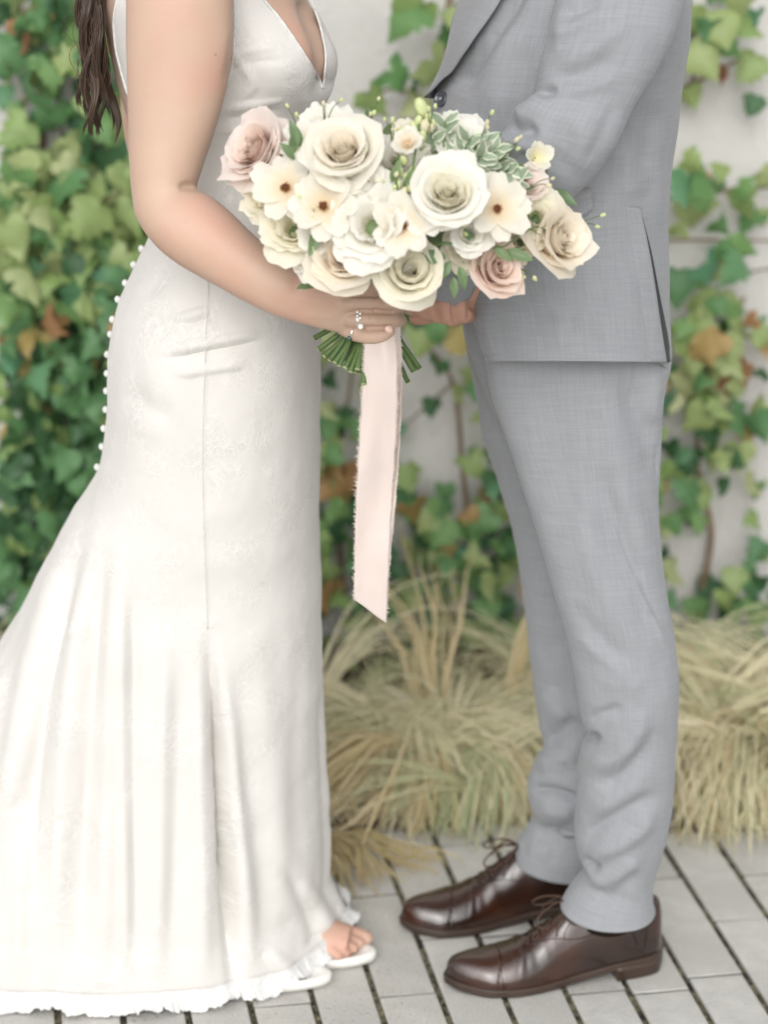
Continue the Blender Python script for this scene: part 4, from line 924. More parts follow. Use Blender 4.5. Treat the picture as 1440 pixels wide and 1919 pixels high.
NL = leg(near_leg, [([(1090, 690), (1095, 900), (1120, 1080), (1150, 1200)], 20, .0030, 'r', .3),
    ([(1165, 690), (1190, 760), (1225, 860), (1232, 930)], 20, -.010, 'r', .3), ([(1130, 700), (1150, 830), (1190, 980), (1235, 1110)], 20, .0075, 'r', .3), ([(1120, 860), (1150, 980), (1200, 1110), (1250, 1210)], 15, -.007, 'r', .3), ([(1122, 900), (1165, 1030), (1215, 1140), (1262, 1230)], 9, .006, 's', .3),
    ([(1075, 930), (1110, 1060), (1170, 1170), (1240, 1260)], 17, .005, 'r', .3), ([(1070, 1120), (1120, 1190), (1190, 1260)], 15, -.005), ([(1075, 1180), (1130, 1230), (1190, 1275)], 12, .0045), ([(1240, 700), (1225, 760), (1232, 800)], 12, .006), ([(1020, 720), (1040, 850), (1060, 980)], 30, -.003),
    ([(1095, 1352), (1130, 1340), (1175, 1325)], 10, -.007), ([(1088, 1415), (1135, 1425), (1185, 1385), (1215, 1320)], 17, .013, 'r', .3), ([(1100, 1460), (1150, 1462), (1197, 1420), (1230, 1360)], 15, -.008, 'r', .3), ([(1097, 1376), (1112, 1382), (1128, 1390)], 6, -.014, 'r', .4),
    ([(1090, 1520), (1160, 1500), (1228, 1430)], 20, .006, 'r', .3), ([(1083, 1578), (1125, 1548), (1185, 1512), (1242, 1490)], 13, -.010, 'r', .25), ([(1090, 1602), (1140, 1590), (1195, 1558), (1238, 1505)], 15, .012, 'r', .3), ([(1088, 1606), (1108, 1619), (1130, 1632)], 6, -.018, 'r', .4), ([(1080, 1645), (1130, 1648), (1170, 1632), (1208, 1585)], 14, .009, 'r', .3), ([(1150, 1700), (1168, 1662), (1204, 1628)], 12, -.007),
    ([(1120, 1290), (1170, 1275), (1215, 1300)], 18, .004), ([(1150, 1470), (1170, 1420), (1210, 1380)], 10, .004)], 0, 3)
FL = leg(far_leg, [([(905, 640), (925, 740), (950, 860), (985, 1010)], 22, .003), ([(1003, 1300), (1035, 1320), (1050, 1360)], 16, .005), ([(1015, 1398), (1055, 1372), (1092, 1345)], 13, -.012, 'r', .3), ([(1002, 1440), (1050, 1422), (1092, 1420)], 16, .012, 'r', .3), ([(986, 1476), (1040, 1484), (1090, 1502)], 8, -.013, 'r', .25), ([(1005, 1512), (1050, 1522), (1085, 1520)], 14, .008), ([(1000, 1562), (1050, 1560), (1088, 1542)], 12, -.007), ([(985, 1590), (1040, 1600)], 14, .006)], 0, 9)
link('trouser_leg', grid_mesh('trouser_leg', NL - G0, True), M_suit, tro); link('trouser_leg', grid_mesh('trouser_leg', FL - G0, True), M_suit, tro)
for o in tro.children:
    s_ = o.modifiers.new('t', 'SOLIDIFY'); s_.thickness = .002; s_.offset = -1
# seat and front between the legs
hip = [(868, 470, 1240, 470, 0, .50), (866, 560, 1250, 560, 0, .50), (870, 620, 1252, 620, 0, .50), (892, 690, 1250, 680, 0, .46), (920, 760, 1236, 740, 0, .38), (960, 830, 1215, 800, 0, .22)]
link('trouser_seat', grid_mesh('trouser_seat', limb(hip, 60, 120, 2.4) - G0, True), M_suit, tro)
# ---- body, hands
gb = MB(); c0 = np.array([Mc[0, 0], 0, J[0, 0, 2]])
gb.tube([c0 + [.03, 0, -.58], c0 + [.02, 0, -.40], c0 + [0, 0, -.05], c0 + [0, 0, .03]], [.075, .09, .12, .07], 32, 40, flat=1.0)
for s_ in (-1, 1): gb.tube([c0 + [0, s_ * .02, -.02], c0 + [0, s_ * .14, -.045]], [.07, .075], 20, 10)
hcg = head(gb, c0 + np.array([-.01, 0, .02]), -1, 1.05)
for st, off in ((near_leg, 0), (far_leg, 0)):
    a = np.array(st)[2:]; gb.tube(P((a[:, 0] + a[:, 2]) / 2, (a[:, 1] + a[:, 3]) / 2, a[:, 4]), np.linspace(.048, .030, len(a)), 20, 60)
gb.tube(P([1165, 1130, 1080, 960, 900, 872], [-80, 100, 270, 420, 500, 545], [-.2, -.22, -.225, -.17, -.13, -.11]), [.036, .034, .030, .028, .026, .026], 20, 60)
gb.tube(FS + [[0, 0, 0]] * 4 + [[0, 0, 0]] if False else FS, [.055, .05, .042, .034, .028], 20, 50)
# near hand: palm and five fingers, curled; the finger ends hang below the flowers
palm = limb([(905, 520, 868, 590, -.115, .6), (885, 520, 862, 594, -.115, .55), (862, 522, 842, 596, -.115, .5), (838, 525, 825, 590, -.115, .45), (822, 530, 815, 580, -.115, .4)], 30, 24, 2.2)
gb.grid(palm, caps=True)
def gf(pts, rad): q = np.array([P(x, y, Y) for x, y, Y in pts]); gb.tube(q, rad, 14, 26); gb.grid(ell(q[-1], rad[-1] * np.ones(3), 8, 12))
gf([(868, 548, -.120), (862, 572, -.142), (868, 588, -.140), (880, 590, -.122)], [.013, .0125, .0115, .010])
gf([(850, 545, -.122), (836, 572, -.146), (842, 592, -.142), (858, 596, -.122)], [.0135, .013, .012, .010])
gf([(838, 542, -.122), (814, 568, -.146), (822, 588, -.143), (840, 592, -.124)], [.013, .0125, .0115, .010])
gf([(828, 540, -.124), (800, 556, -.142), (796, 580, -.142), (812, 590, -.128)], [.013, .0125, .0115, .010])
gf([(845, 535, -.10), (812, 545, -.085), (790, 562, -.09), (782, 578, -.105)], [.014, .0125, .0115, .0095])
# far hand
p2 = np.array([P(900, 505, .02), P(868, 540, -.02), P(845, 560, -.03)]); gb.tube(p2, [.028, .030, .026], 20, 12, flat=.7)
for k in range(5):
    a = P(850 - (6 if k == 4 else 0), 538 + 11 * k, -.035 - .004 * k); gb.tube([a, a + [-.028, -.012, -.004], a + [-.045, .008, -.012]], [.0115, .011, .009], 10, 10)
gm = evaluated(gb.mesh('body'), [('REMESH', dict(mode='VOXEL', voxel_size=.0026, use_smooth_shade=True)), ('SMOOTH', dict(factor=.5, iterations=2))])
Vg, Ng = mesh_np(gm); Vg = sculpt(Vg[None], [([(820, 552), (819, 575), (824, 600)], 4, -.006, 'r', 0), ([(852, 560), (850, 578), (853, 602)], 3.5, -.004, 'r', 0), ([(880, 560), (879, 596)], 4, -.003, 'r', 0)], False, N=Ng[None])[0]; gm.vertices.foreach_set('co', (Vg - G0).astype(np.float32).ravel()); gm.update(); gm.materials.clear()
link('body', gm, M_skin2, groom)
cap = ell(hcg + [.018, 0, .014], [.100, .083, .108], 16, 28)[:11]
link('hair', MB().grid(cap - G0).mesh('hair'), M_hair, groom)
col_ = [c0 + [0, 0, -.02], c0 + [0, 0, .012], c0 + [0, 0, .03]]; link('shirt', MB().tube(np.array(col_) - G0, [.085, .066, .064], 32, 14).mesh('shirt'), M_shirt, groom)

# ---- oxford shoes
M_leather = mat('brown_leather', (.038, .012, .0055), .26, .5, coat=.8, coatr=.13, col2=(.016, .0065, .004), colscale=11, bump=(160, .00035))
M_sole = mat('sole_leather', (.045, .028, .020), .45, .4, coat=.2, var=(30, .2)); M_lace_ = mat('shoe_lace', (.075, .045, .034), .7, .2, bump=(900, .0004)); M_dark = mat('stitching', (.012, .006, .004), .6, .2)
SS = np.array([0, .006, .018, .04, .07, .10, .13, .16, .19, .22, .25, .275, .292, .301, .304])
WW = np.array([.004, .017, .026, .0325, .0345, .0335, .033, .036, .0415, .0450, .0420, .0315, .0205, .0105, .002])
HH = np.array([.055, .074, .080, .084, .085, .087, .086, .073, .057, .046, .0385, .034, .0285, .020, .010])
ZB = np.array([.028, .028, .028, .028, .027, .023, .018, .0135, .011, .0105, .011, .013, .0155, .0175, .018])
CC = np.array([0, 0, 0, 0, .001, .003, .004, .004, .002, 0, -.002, -.004, -.005, -.005, -.005])
def make_shoe(org_, yaw, side, sc=1.0):
    s = np.r_[np.linspace(0, .03, 26)[:-1], np.linspace(.03, .27, 110)[:-1], np.linspace(.27, .304, 34)]
    w, h, zb, cc = (pchip(SS, a, s) for a in (WW, HH, ZB, CC)); cc = cc * side
    a = np.linspace(0, math.pi, 72); ca, sa = np.cos(a), np.sin(a)
    p = np.interp(s, [0, .06, .12, .2, .304], [.95, .75, .72, .80, .9])[:, None]
    y = cc[:, None] + w[:, None] * np.sign(ca) * np.abs(ca) ** p * (1 + .10 * np.sin(a)[None] ** 2 * 0)
    bulge = 1 + .05 * np.sin(np.clip(a, 0, math.pi) * 2)[None] ** 2 * 0
    z = zb[:, None] + h[:, None] * sa[None] ** (1 / 1.12)
    # the ankle opening dips at the sides
    ank = sstep(.012, .05, s) * sstep(.135, .085, s)
    Sx = np.broadcast_to(s[:, None], y.shape).copy()
    # instep narrows towards the top
    nar = np.interp(s, [0, .05, .11, .15, .2, .25, .304], [.93, .86, .72, .72, .80, .9, 1])[:, None]
    y = cc[:, None] + (y - cc[:, None]) * (1 - (1 - nar) * sa[None] ** 2)
    # flex creases behind the cap
    U = np.stack([Sx, y, z], -1)
    nU = normals(U, False); nU *= np.sign((nU * [0, 0, 1])[:, 36].sum())
    cr_ = np.zeros_like(y)
    for s0, am, k in ((.198, -.0012, .004), (.207, .0010, .004), (.186, -.0010, .005), (.216, -.0008, .003), (.176, .0008, .005)):
        cr_ += am * np.exp(-((Sx - s0 - .006 * np.cos(a * 2 + s0 * 90)[None]) / k) ** 2) * sa[None] ** 1.5
    cap_s = .238 + .006 * np.cos(a * 2)[None]
    cr_ += -.0009 * np.exp(-((Sx - cap_s) / .0011) ** 2) + .0006 * sstep(0, .002, Sx - cap_s) + .0006 * fbm(U, 30, side + 3, 2) * .5
    U = U + nU * cr_[..., None]
    c, q = math.cos(yaw), math.sin(yaw)
    fwd = np.array([-c, -q, 0]); lat = np.array([q, -c, 0])      # lat points to the camera side
    def W_(A): A = np.asarray(A, float) * sc; return np.array(org_) + A[..., 0:1] * fwd + A[..., 1:2] * lat + A[..., 2:3] * np.array([0, 0, 1.0])
    root = empty('shoe'); root.parent = groom
    root.location = (0, 0, 0)
    up = link('upper', grid_mesh('upper', W_(U) - G0, False), M_leather, root)
    def upt(s0, ang, off=0.0):
        i = np.argmin(np.abs(s - s0)); j = np.argmin(np.abs(a - ang)); return U[i, j] + nU[i, j] * off
    # seams
    def seam(pts, r_=.0006, m=None, off=.0002, nm='stitching'):
        q_ = np.array([upt(b[0], b[1], off) for b in crom(np.array(pts, float), 40)])
        for _ in range(4): q_[1:-1] = (q_[:-2] + 2 * q_[1:-1] + q_[2:]) / 4
        return link(nm, MB().tube(W_(q_) - G0, r_, 5, 60).mesh(nm), m or M_dark, root)
    for sg in (0, 1):
        f = (lambda x: x) if sg == 0 else (lambda x: math.pi - x)
        seam([(.238, f(.02)), (.240, f(.5)), (.236, f(1.0)), (.234, f(1.55))], .0007)
        seam([(.195, f(1.30)), (.178, f(1.05)), (.160, f(.86)), (.140, f(.62)), (.122, f(.55)), (.095, f(.62)), (.075, f(.66)), (.055, f(.50)), (.045, f(.2))], .0006)
        seam([(.150, f(.70)), (.146, f(.90)), (.130, f(1.10)), (.118, f(1.22))], .0006)
        seam([(.035, f(.15)), (.030, f(.5)), (.026, f(.9)), (.024, f(1.1))], .0005)
        seam([(.198, f(1.42)), (.150, f(1.40)), (.112, f(1.38))], .0010, M_dark)
    # collar rim
    # sole, welt and heel
    def plan(extra, s_in, z_of):
        pts = []
        ss = np.linspace(0, 1, 60); ss = .5 - .5 * np.cos(math.pi * ss)
        for k_, sg in ((0, 1), (1, -1)):
            for t in (ss if sg == 1 else ss[::-1][1:-1]):
                x = -s_in + extra * -1 + t * (.304 + extra * 2 + s_in) if False else -extra + t * (.304 + 2 * extra)
                x0 = np.clip(x, 0, .304); tt = np.clip((x + extra) / (.304 + 2 * extra), 0, 1)
                ww = pchip(SS, WW, np.array([x0 * .985 + .002]))[0]
                ww = (ww + extra) * min(1, math.sqrt(max(0, 1 - max(0, (.02 - (x + extra)) / .02) ** 2)) + .02) * min(1, math.sqrt(max(0, 1 - max(0, ((x - .296 + .0) / (.008 + extra))) ** 2)) + .02)
                pts.append((x, pchip(SS, CC, np.array([x0]))[0] * side + sg * ww, z_of(x0)))
        return np.array(pts)
    zf = lambda x: pchip(SS, ZB, np.array([x]))[0]
    ex = .0045
    L_ = [plan(-.006, 0, lambda x: zf(x) + .001), plan(ex - .001, 0, lambda x: zf(x) + .0012), plan(ex, 0, lambda x: zf(x)), plan(ex, 0, lambda x: zf(x) - .0035), plan(ex - .0012, 0, lambda x: zf(x) - .0042), plan(ex - .0005, 0, lambda x: zf(x) - .0050), plan(ex - .001, 0, lambda x: max(0.0015, zf(x) - .0095)), plan(-.008, 0, lambda x: max(.0010, zf(x) - .0100))]
    link('sole', MB().grid(W_(np.array(L_)) - G0, caps=True).mesh('sole'), M_sole, root)
    # heel block
    hb_ = []
    base = plan(ex - .0005, 0, lambda x: 0.0); hx_ = base[(base[:, 0] < .078)]
    left = hx_[hx_[:, 1] > 0]; right = hx_[hx_[:, 1] <= 0]
    ring = np.vstack([left, right]); 
    for z, k_ in ((.021, 1.0), (.0145, .995), (.0142, .985), (.0075, .985), (.0072, .975), (.0015, .97), (.0, .955)):
        q_ = ring.copy(); q_[:, :2] = q_[:, :2].mean(0) + (q_[:, :2] - q_[:, :2].mean(0)) * k_; q_[:, 2] = z; hb_.append(q_)
    link('heel', MB().grid(W_(np.array(hb_)) - G0, caps=True).mesh('heel'), M_sole, root)
    # tongue and laces
    lc = MB()
    for k_, s0 in enumerate((.128, .143, .158, .173, .187)):
        q_ = [upt(s0, math.pi / 2 - .42, .0012), upt(s0 + .002, math.pi / 2 - .15, .0028), upt(s0 + .002, math.pi / 2 + .15, .0028), upt(s0, math.pi / 2 + .42, .0012)]
        lc.tube(W_(q_), .0013, 6, 16)
        q_ = [upt(s0 + .010, math.pi / 2 - .36, .0010), upt(s0 + .004, math.pi / 2, .0022), upt(s0 - .003, math.pi / 2 + .36, .0010)]; lc.tube(W_(q_), .0012, 6, 14)
    lc.V = [v - G0 for v in lc.V]; link('shoe_lace', lc.mesh('shoe_lace'), M_lace_, root)
    k0 = upt(.130, math.pi / 2, .004)
    for sg, reach in ((1, 1.0), (-1, .8)):
        bow = [k0, k0 + [.020, sg * .010, .012], k0 + [.048, sg * .024, .008], k0 + [.062, sg * .032, -.004], k0 + [.050, sg * .036, -.013], k0 + [.022, sg * .020, -.003], k0 + [0, 0, .002]]
        link('shoe_lace', MB().tube(W_([k0 + (np.array(b) - k0) * reach for b in bow]) - G0, .0013, 6, 60).mesh('shoe_lace'), M_lace_, root)
        tail = [k0, k0 + [.015, sg * .016, .004], k0 + [.030, sg * .030, -.012], k0 + [.034, sg * .036, -.026]]
        link('shoe_lace', MB().tube(W_(tail) - G0, .0012, 6, 30).mesh('shoe_lace'), M_lace_, root)
    kn = MB().grid(ell(W_(k0) - G0, (.004, .004, .003), 8, 10)); link('lace_knot', kn.mesh('lace_knot'), M_lace_, root)
    return root
hN = G(1236, 1812); yawN = math.radians(14)
make_shoe((hN[0] + .002, hN[1] + .012, 0), yawN, 1, 1.0)
hF = G(1120, 1690); make_shoe((P(1140, 1690, .16)[0], .165, 0), math.radians(11), -1, 1.0)
# dark socks
for st in (near_leg, far_leg):
    a = np.array(st)[-6:]; c_ = P((a[:, 0] + a[:, 2]) / 2, (a[:, 1] + a[:, 3]) / 2, a[:, 4]); c_ = np.vstack([c_, c_[-1] + [.0, 0, -.03]])
    link('sock', MB().tube(c_ - G0, .030, 20, 20).mesh('sock'), mat('sock', (.02, .013, .010), .9, .1), groom)
# ================================================================== BOUQUET
bq = empty('bouquet', P(740, 540, -.27), label='large loose bouquet of ivory, cream and blush roses held in her hand', category='bouquet')
Q0 = np.array(bq.location)
def petal_mat(name, tip, base, a=.05, b=.7, tr=.5, **k): return mat(name, tip, .5, .25, vgrad=(base, a, b), trans=tr, bump=(500, .00006), **k)
M_ivory = petal_mat('petal_ivory', (.92, .89, .81), (.91, .80, .60)); M_white = petal_mat('petal_white', (.93, .915, .86), (.91, .86, .68))
M_cream = petal_mat('petal_cream', (.92, .86, .75), (.90, .74, .55), .1, .8); M_peach = petal_mat('petal_peach', (.92, .83, .71), (.90, .69, .51), .1, .85)
M_blush = petal_mat('petal_blush', (.89, .76, .68), (.86, .60, .48), .1, .9); M_pinkw = petal_mat('petal_pale_pink', (.90, .81, .76), (.88, .64, .53), .1, .8)
M_cgreen = petal_mat('petal_cream_green', (.91, .88, .76), (.86, .82, .54), .1, .8)
M_stemg = mat('stem_green', (.11, .17, .055), .5, .35, var=(60, .3), col2=(.07, .12, .04), colscale=60); M_stemc = mat('stem_cut', (.34, .38, .20), .7, .2)
M_leafb = mat('bouquet_leaf', (.10, .17, .07), .4, .4, rnd=[(0, (.10, .17, .08)), (1, (.20, .28, .13))], trans=.2)
M_varie = mat('variegated_leaf', (.27, .34, .24), .45, .35, ucut=(.68, .72, .56), trans=.15, var=(90, .12)); M_budg = mat('bud_green', (.52, .58, .30), .5, .3, sub=.1, var=(120, .15)); M_cent = mat('flower_centre', (.34, .13, .035), .8, .15, var=(600, .5)); M_centd = mat('flower_eye', (.10, .04, .02), .8, .15)
def petal(L, Wd, b0, b1, b2, r0, seed, point=.08, ruf=0.0, reflex=.0, nu=13, nv=12, tipcurl=0, wrap=1.0, lipstart=.62):
    """one petal in flower space (z = out of the flower, +x = this petal's radial direction); angles are from the flower axis"""
    R = np.random.RandomState(seed)
    u = np.linspace(-1, 1, nu)[None]; v = np.linspace(0, 1, nv)[:, None]
    vm = 1 - .24 * np.abs(u) ** 3.0 + point * np.exp(-(u / .16) ** 2) + R.normal(0, .010, (1, nu))
    vv_ = v * vm
    # profile: bowl (b0 -> b1), then lip (b1 -> b2)
    t = np.linspace(0, 1.15, 60); be = b0 + (b1 - b0) * sstep(0, .38, t) + (b2 - b1) * sstep(lipstart, 1.05, t)
    rr = r0 + np.r_[0, np.cumsum(np.sin(be[:-1]) * np.diff(t))] * L; zz = np.r_[0, np.cumsum(np.cos(be[:-1]) * np.diff(t))] * L
    r = np.interp(vv_, t, rr); z = np.interp(vv_, t, zz)
    sh = np.interp(v, [0, .15, .4, .7, 1], [.25, .52, .88, 1.0, .92])
    s = u * sh * Wd / 2
    rad = np.maximum(r, .0035) / wrap
    ang = np.clip(s / rad, -2.3, 2.3)
    # edges roll back on open petals
    rb = reflex * L * (np.abs(u) ** 2.5) * sstep(.35, 1, v)
    r2 = r + rb * .7; z2 = z - rb
    ph = R.uniform(0, 6.3, 3)
    w = ruf * L * sstep(.35, 1, v) * (np.sin(u * 6 + ph[0]) * .5 + np.sin(u * 11 + ph[1]) * .5 + .4 * np.sin(u * 19 + ph[2]))
    w = w + .012 * L * np.sin(u * 3 + ph[1]) * v + R.normal(0, .002) * v
    x = (r2 + w * .6) * np.cos(ang); y = (r2 + w * .6) * np.sin(ang); z2 = z2 + w * .8
    # midrib dent
    return np.stack([x, y, z2], -1), np.stack([u + 0 * v, v + 0 * u], -1) * [.5, 1] + [.5, 0]
def rotz(V, a): c, s = math.cos(a), math.sin(a); return np.stack([V[..., 0] * c - V[..., 1] * s, V[..., 0] * s + V[..., 1] * c, V[..., 2]], -1)
def frame_(d, roll=0):
    d = np.array(d, float); d /= np.linalg.norm(d); u = np.cross([0, 0, 1.0], d); u /= np.linalg.norm(u); w = np.cross(d, u)
    M = np.stack([u, w, d], 1); c, s = math.cos(roll), math.sin(roll); return M @ np.array([[c, -s, 0], [s, c, 0], [0, 0, 1]])
def place(o, c, d, roll): o.matrix_basis = Matrix([[*row] for row in np.vstack([np.hstack([frame_(d, roll), np.array(c)[:, None] - Q0[:, None]]), [0, 0, 0, 1]]).tolist()])
FS_ = 1.13
def flower(name, c, d, R, petals, m, core=None, roll=0, label=None):
    """petals: list of dicts; core: (mesh builder, material)"""
    cm = MB()
    # calyx and heart of the flower
    cm.grid(ell((0, 0, -.30 * R), (.30 * R, .30 * R, .22 * R), 8, 12))
    o = link(name, cm.mesh(name), M_leafb, bq); place(o, c, d, roll)
    if label: o['label'] = label
    for k, p in enumerate(petals):
        a = p.pop('a'); mm = p.pop('m', m); dz = p.pop('dz', 0); V, uv = petal(seed=rnd.randrange(1 << 20), **p); V = rotz(V, a); V[..., 2] += dz
        me = MB().grid(V, False, uv).mesh('petal'); link('petal', me, mm, o)
    return o
GA = 2.39996
def rose(c, d, R, m, openness=.6, n=22, seed=0, roll=0, point=.10, label=None, ruf=.012, inner=None):
    R = R * FS_; r = random.Random(seed); ps = []
    for i in range(n):
        t = i / (n - 1); o = openness
        b1 = math.radians(-6 + (4 + 52 * o) * t ** 1.25 + r.uniform(-8, 8) * (.3 + t)); b2 = math.radians(8 + (35 + 75 * o) * t ** 1.0 + r.uniform(-22, 18) * (.3 + t))
        L = R * (.82 + .32 * t) * r.uniform(.88, 1.08)
        W = R * (.70 + .95 * t ** .8)
        ps.append(dict(a=i * GA + r.uniform(-.35, .35) + roll, L=L, Wd=W * 1.15, b0=math.radians(14 + 70 * t ** .55), b1=b1, b2=b2, r0=.015 * R, point=point * t * r.uniform(.4, 1.5), ruf=(ruf + .014) * r.uniform(.4, 1.7) * (.5 + t), reflex=.24 * t ** 2 * r.uniform(.3, 1.5), wrap=1.0 + .15 * (1 - t), dz=-.30 * R + R * .02 * (1 - t), m=(inner or m) if t < .55 else m, lipstart=.60 + .14 * (1 - t)))
    return flower('rose', c, d, R, ps, m, roll=roll, label=label)
def ruffled(c, d, R, m, n=18, seed=0, label=None, name='lisianthus'):
    R = R * FS_; r = random.Random(seed); ps = []
    for i in range(n):
        t = i / (n - 1)
        ps.append(dict(a=i * GA + r.uniform(-.3, .3), L=R * (.75 + .38 * t), Wd=R * (.8 + .55 * t), b0=math.radians(70), b1=math.radians(5 + 62 * t + r.uniform(-7, 7)), b2=math.radians(25 + 70 * t + r.uniform(-15, 15)), r0=.02 * R, point=.02, ruf=.075 * r.uniform(.6, 1.4), reflex=.10 * t, dz=-.25 * R, nu=13, m=m))
    return flower(name, c, d, R, ps, m, label=label)
def daisy(c, d, R, m, seed=0, n=8, label=None, eye=True, cup=0.0):
    R = R * FS_; r = random.Random(seed); ps = []
    for i in range(n + 1):
        lay = i >= n; a = (i % n) * 2 * math.pi / n + (.4 if lay else 0) + r.uniform(-.12, .12) + (r.uniform(0, 6) if lay else 0)
        b = math.radians(74 - cup + r.uniform(-12, 8) - (10 if not lay else -6))
        ps.append(dict(a=a, L=R * r.uniform(.9, 1.06), Wd=R * r.uniform(.66, .84), b0=math.radians(62), b1=b, b2=b + math.radians(r.uniform(-6, 26)), r0=.06 * R, point=-.05, ruf=.028 * r.uniform(.5, 1.6), reflex=-.05, dz=-.10 * R + (0 if lay else .02 * R), nu=11, m=m, wrap=1.0))
    o = flower('butterfly_ranunculus', c, d, R, ps, m, label=label)
    s = R / .035 * .78
    e = MB().grid(ell((0, 0, .0035 * s), (.0045 * s, .0045 * s, .0042 * s), 8, 12)); link('eye', e.mesh('eye'), M_centd if eye else M_cgreen, o)
    st = MB()
    for k in range(46):
        a = r.uniform(0, 6.3); q = r.uniform(.0034, .0062) * s; z = r.uniform(.002, .0065) * s
        st.tube([[.6 * q * math.cos(a), .6 * q * math.sin(a), 0], [q * math.cos(a), q * math.sin(a), z]], .00035 * s, 4, 3); st.grid(ell((q * math.cos(a), q * math.sin(a), z), np.array([.0007, .0007, .0009]) * s, 5, 6))
    link('stamens', st.mesh('stamens'), M_cent, o, kind='stuff')
    return o
def yb(x, y): return -.31 - .125 * math.sqrt(max(0.02, 1 - ((x - 765) / 370) ** 2 - ((y - 400) / 220) ** 2))
BC = P(755, 560, -.16)
def dirn(c, x=0, z=0, w=1.0):
    d = (c - BC); d /= np.linalg.norm(d); v = CAM - c; v /= np.linalg.norm(v); d = d * w + v * .75 + np.array([x, 0, z]); return d / np.linalg.norm(d)
def H(x, y, dY=0): return P(x, y, yb(x, y) + dY)
# --- roses (flower centre pixel, size in metres)
F1 = H(648, 300, .0); rose(F1, dirn(F1, -.05, .60), .052, M_ivory, .58, 23, 1, label='largest ivory rose at the top left of the bouquet', roll=.4, inner=M_cream)
F2 = H(838, 378, -.012); rose(F2, dirn(F2, -.1, .50), .051, M_white, .62, 24, 2, point=.03, roll=1.2, label='full white rose at the centre', ruf=.02, inner=M_cgreen)
F3 = H(1034, 452, .005); rose(F3, dirn(F3, .85, .10), .046, M_cream, .60, 21, 3, point=.16, label='cream rose at the far right')
F4 = H(650, 492, .0); rose(F4, dirn(F4, 0, .55), .049, M_cream, .60, 20, 4, point=.16, label='cream rose with a peach heart above the hand', roll=.9, inner=M_peach)
F5 = H(768, 512, -.004); rose(F5, dirn(F5, .1, .22), .047, M_cgreen, .42, 26, 5, point=.04, label='tightly swirled cream rose at the bottom', roll=.2)
F6 = H(924, 508, .0); rose(F6, dirn(F6, .45, .25), .041, M_blush, .5, 22, 6, point=.10, label='dusty blush rose at the lower right', roll=2.0)
F7 = H(494, 292, .02); rose(F7, dirn(F7, -.85, .45, 1.0), .048, M_pinkw, .78, 24, 7, point=.08, label='blush pink rose at the left tip', ruf=.04, inner=M_blush)
F8 = H(982, 352, .03); rose(F8, dirn(F8, .3, .3), .028, M_pinkw, .5, 20, 8, label='small pale pink rose beside the variegated leaves')
# --- ruffled white flowers
for i, (x, y, R_, dY, mm, lb) in enumerate([(700, 425, .046, -.014, M_white, 'ruffled white bloom at the middle of the bouquet'), (552, 432, .036, .014, M_cgreen, 'ruffled cream bloom at the lower left'), (864, 270, .033, .03, M_white, 'ruffled white bloom at the top right'),
        (608, 248, .032, .03, M_white, 'white bloom behind the ivory rose'), (498, 372, .028, .03, M_cgreen, 'small cream bloom under the blush rose'), (735, 470, .030, .004, M_white, 'white bloom over the swirled rose'), (1005, 410, .030, .02, M_cgreen, 'cream bloom beside the far right rose'),
        (745, 305, .032, .03, M_white, None), (590, 480, .028, .02, M_white, None), (870, 470, .026, .02, M_cgreen, None), (765, 268, .024, .03, M_cgreen, None), (820, 290, .026, .035, M_white, None), (905, 310, .024, .04, M_cgreen, None), (520, 395, .022, .035, M_cgreen, None), (690, 350, .024, .0, M_white, None), (880, 440, .024, -.006, M_white, None), (600, 440, .024, .0, M_white, None), (975, 455, .024, .02, M_cgreen, None)]):
    c = H(x, y, dY); ruffled(c, dirn(c, rnd.uniform(-.25, .25), rnd.uniform(0, .4)), R_, mm, 17, 40 + i, lb)
# --- flat cream flowers with brown eyes
for i, (x, y, R_, dY, dx_, lb) in enumerate([(536, 352, .037, -.004, -.12, 'cream flower with brown eye, furthest left'), (607, 387, .037, -.014, -.1, 'cream flower with brown eye under the ivory rose'), (755, 424, .036, -.022, 0, 'cream flower with brown eye above the swirled rose'), (932, 392, .035, -.010, .1, 'cream flower with brown eye, furthest right'),
        (574, 270, .027, .012, -.3, 'small white flower with brown eye at the upper left'), (796, 408, .022, -.02, -.3, 'small white flower with a yellow eye')]):
    c = H(x, y, dY); daisy(c, dirn(c, dx_, .08, .5), R_, M_ivory if i < 4 else M_white, 60 + i, 8 if i % 2 else 7, lb)
# --- small white flower and buds on thin stalks at the right
def stalk(pts, r0=.0011, m=None, nm='stalk'):
    q = np.array([P(x, y, Y) for x, y, Y in pts]); return link(nm, MB().tube(q - Q0, r0, 6, 30).mesh(nm), m or M_stemg, bq)
c = P(1003, 296, -.365); r9 = random.Random(9)
flower('small_flower', c, np.array([.35, -.8, .3]), .018, [dict(a=k * 1.26 + .3, L=.020, Wd=.019, b0=1.0, b1=math.radians(48), b2=math.radians(85), r0=.001, point=-.04, ruf=.05, reflex=.0, m=M_cgreen) for k in range(5)], M_cgreen, label='tiny cream flower standing clear at the right')
stalk([(1003, 300, -.36), (985, 325, -.36), (965, 345, -.35), (940, 370, -.34)], .0012)
def bud(x, y, Y, s, ax=(0, 0, 1), m=None, par=None):
    g_ = ell((0, 0, 0), np.array([.62, .62, 1.0]) * s, 9, 12); g_ *= 1 + .05 * np.sin(5 * np.arctan2(g_[..., 1], g_[..., 0] + 1e-9))[..., None]
    o = link('bud', MB().grid(g_).mesh('bud'), m or M_budg, bq); place(o, P(x, y, Y), ax, rnd.random() * 6); return o
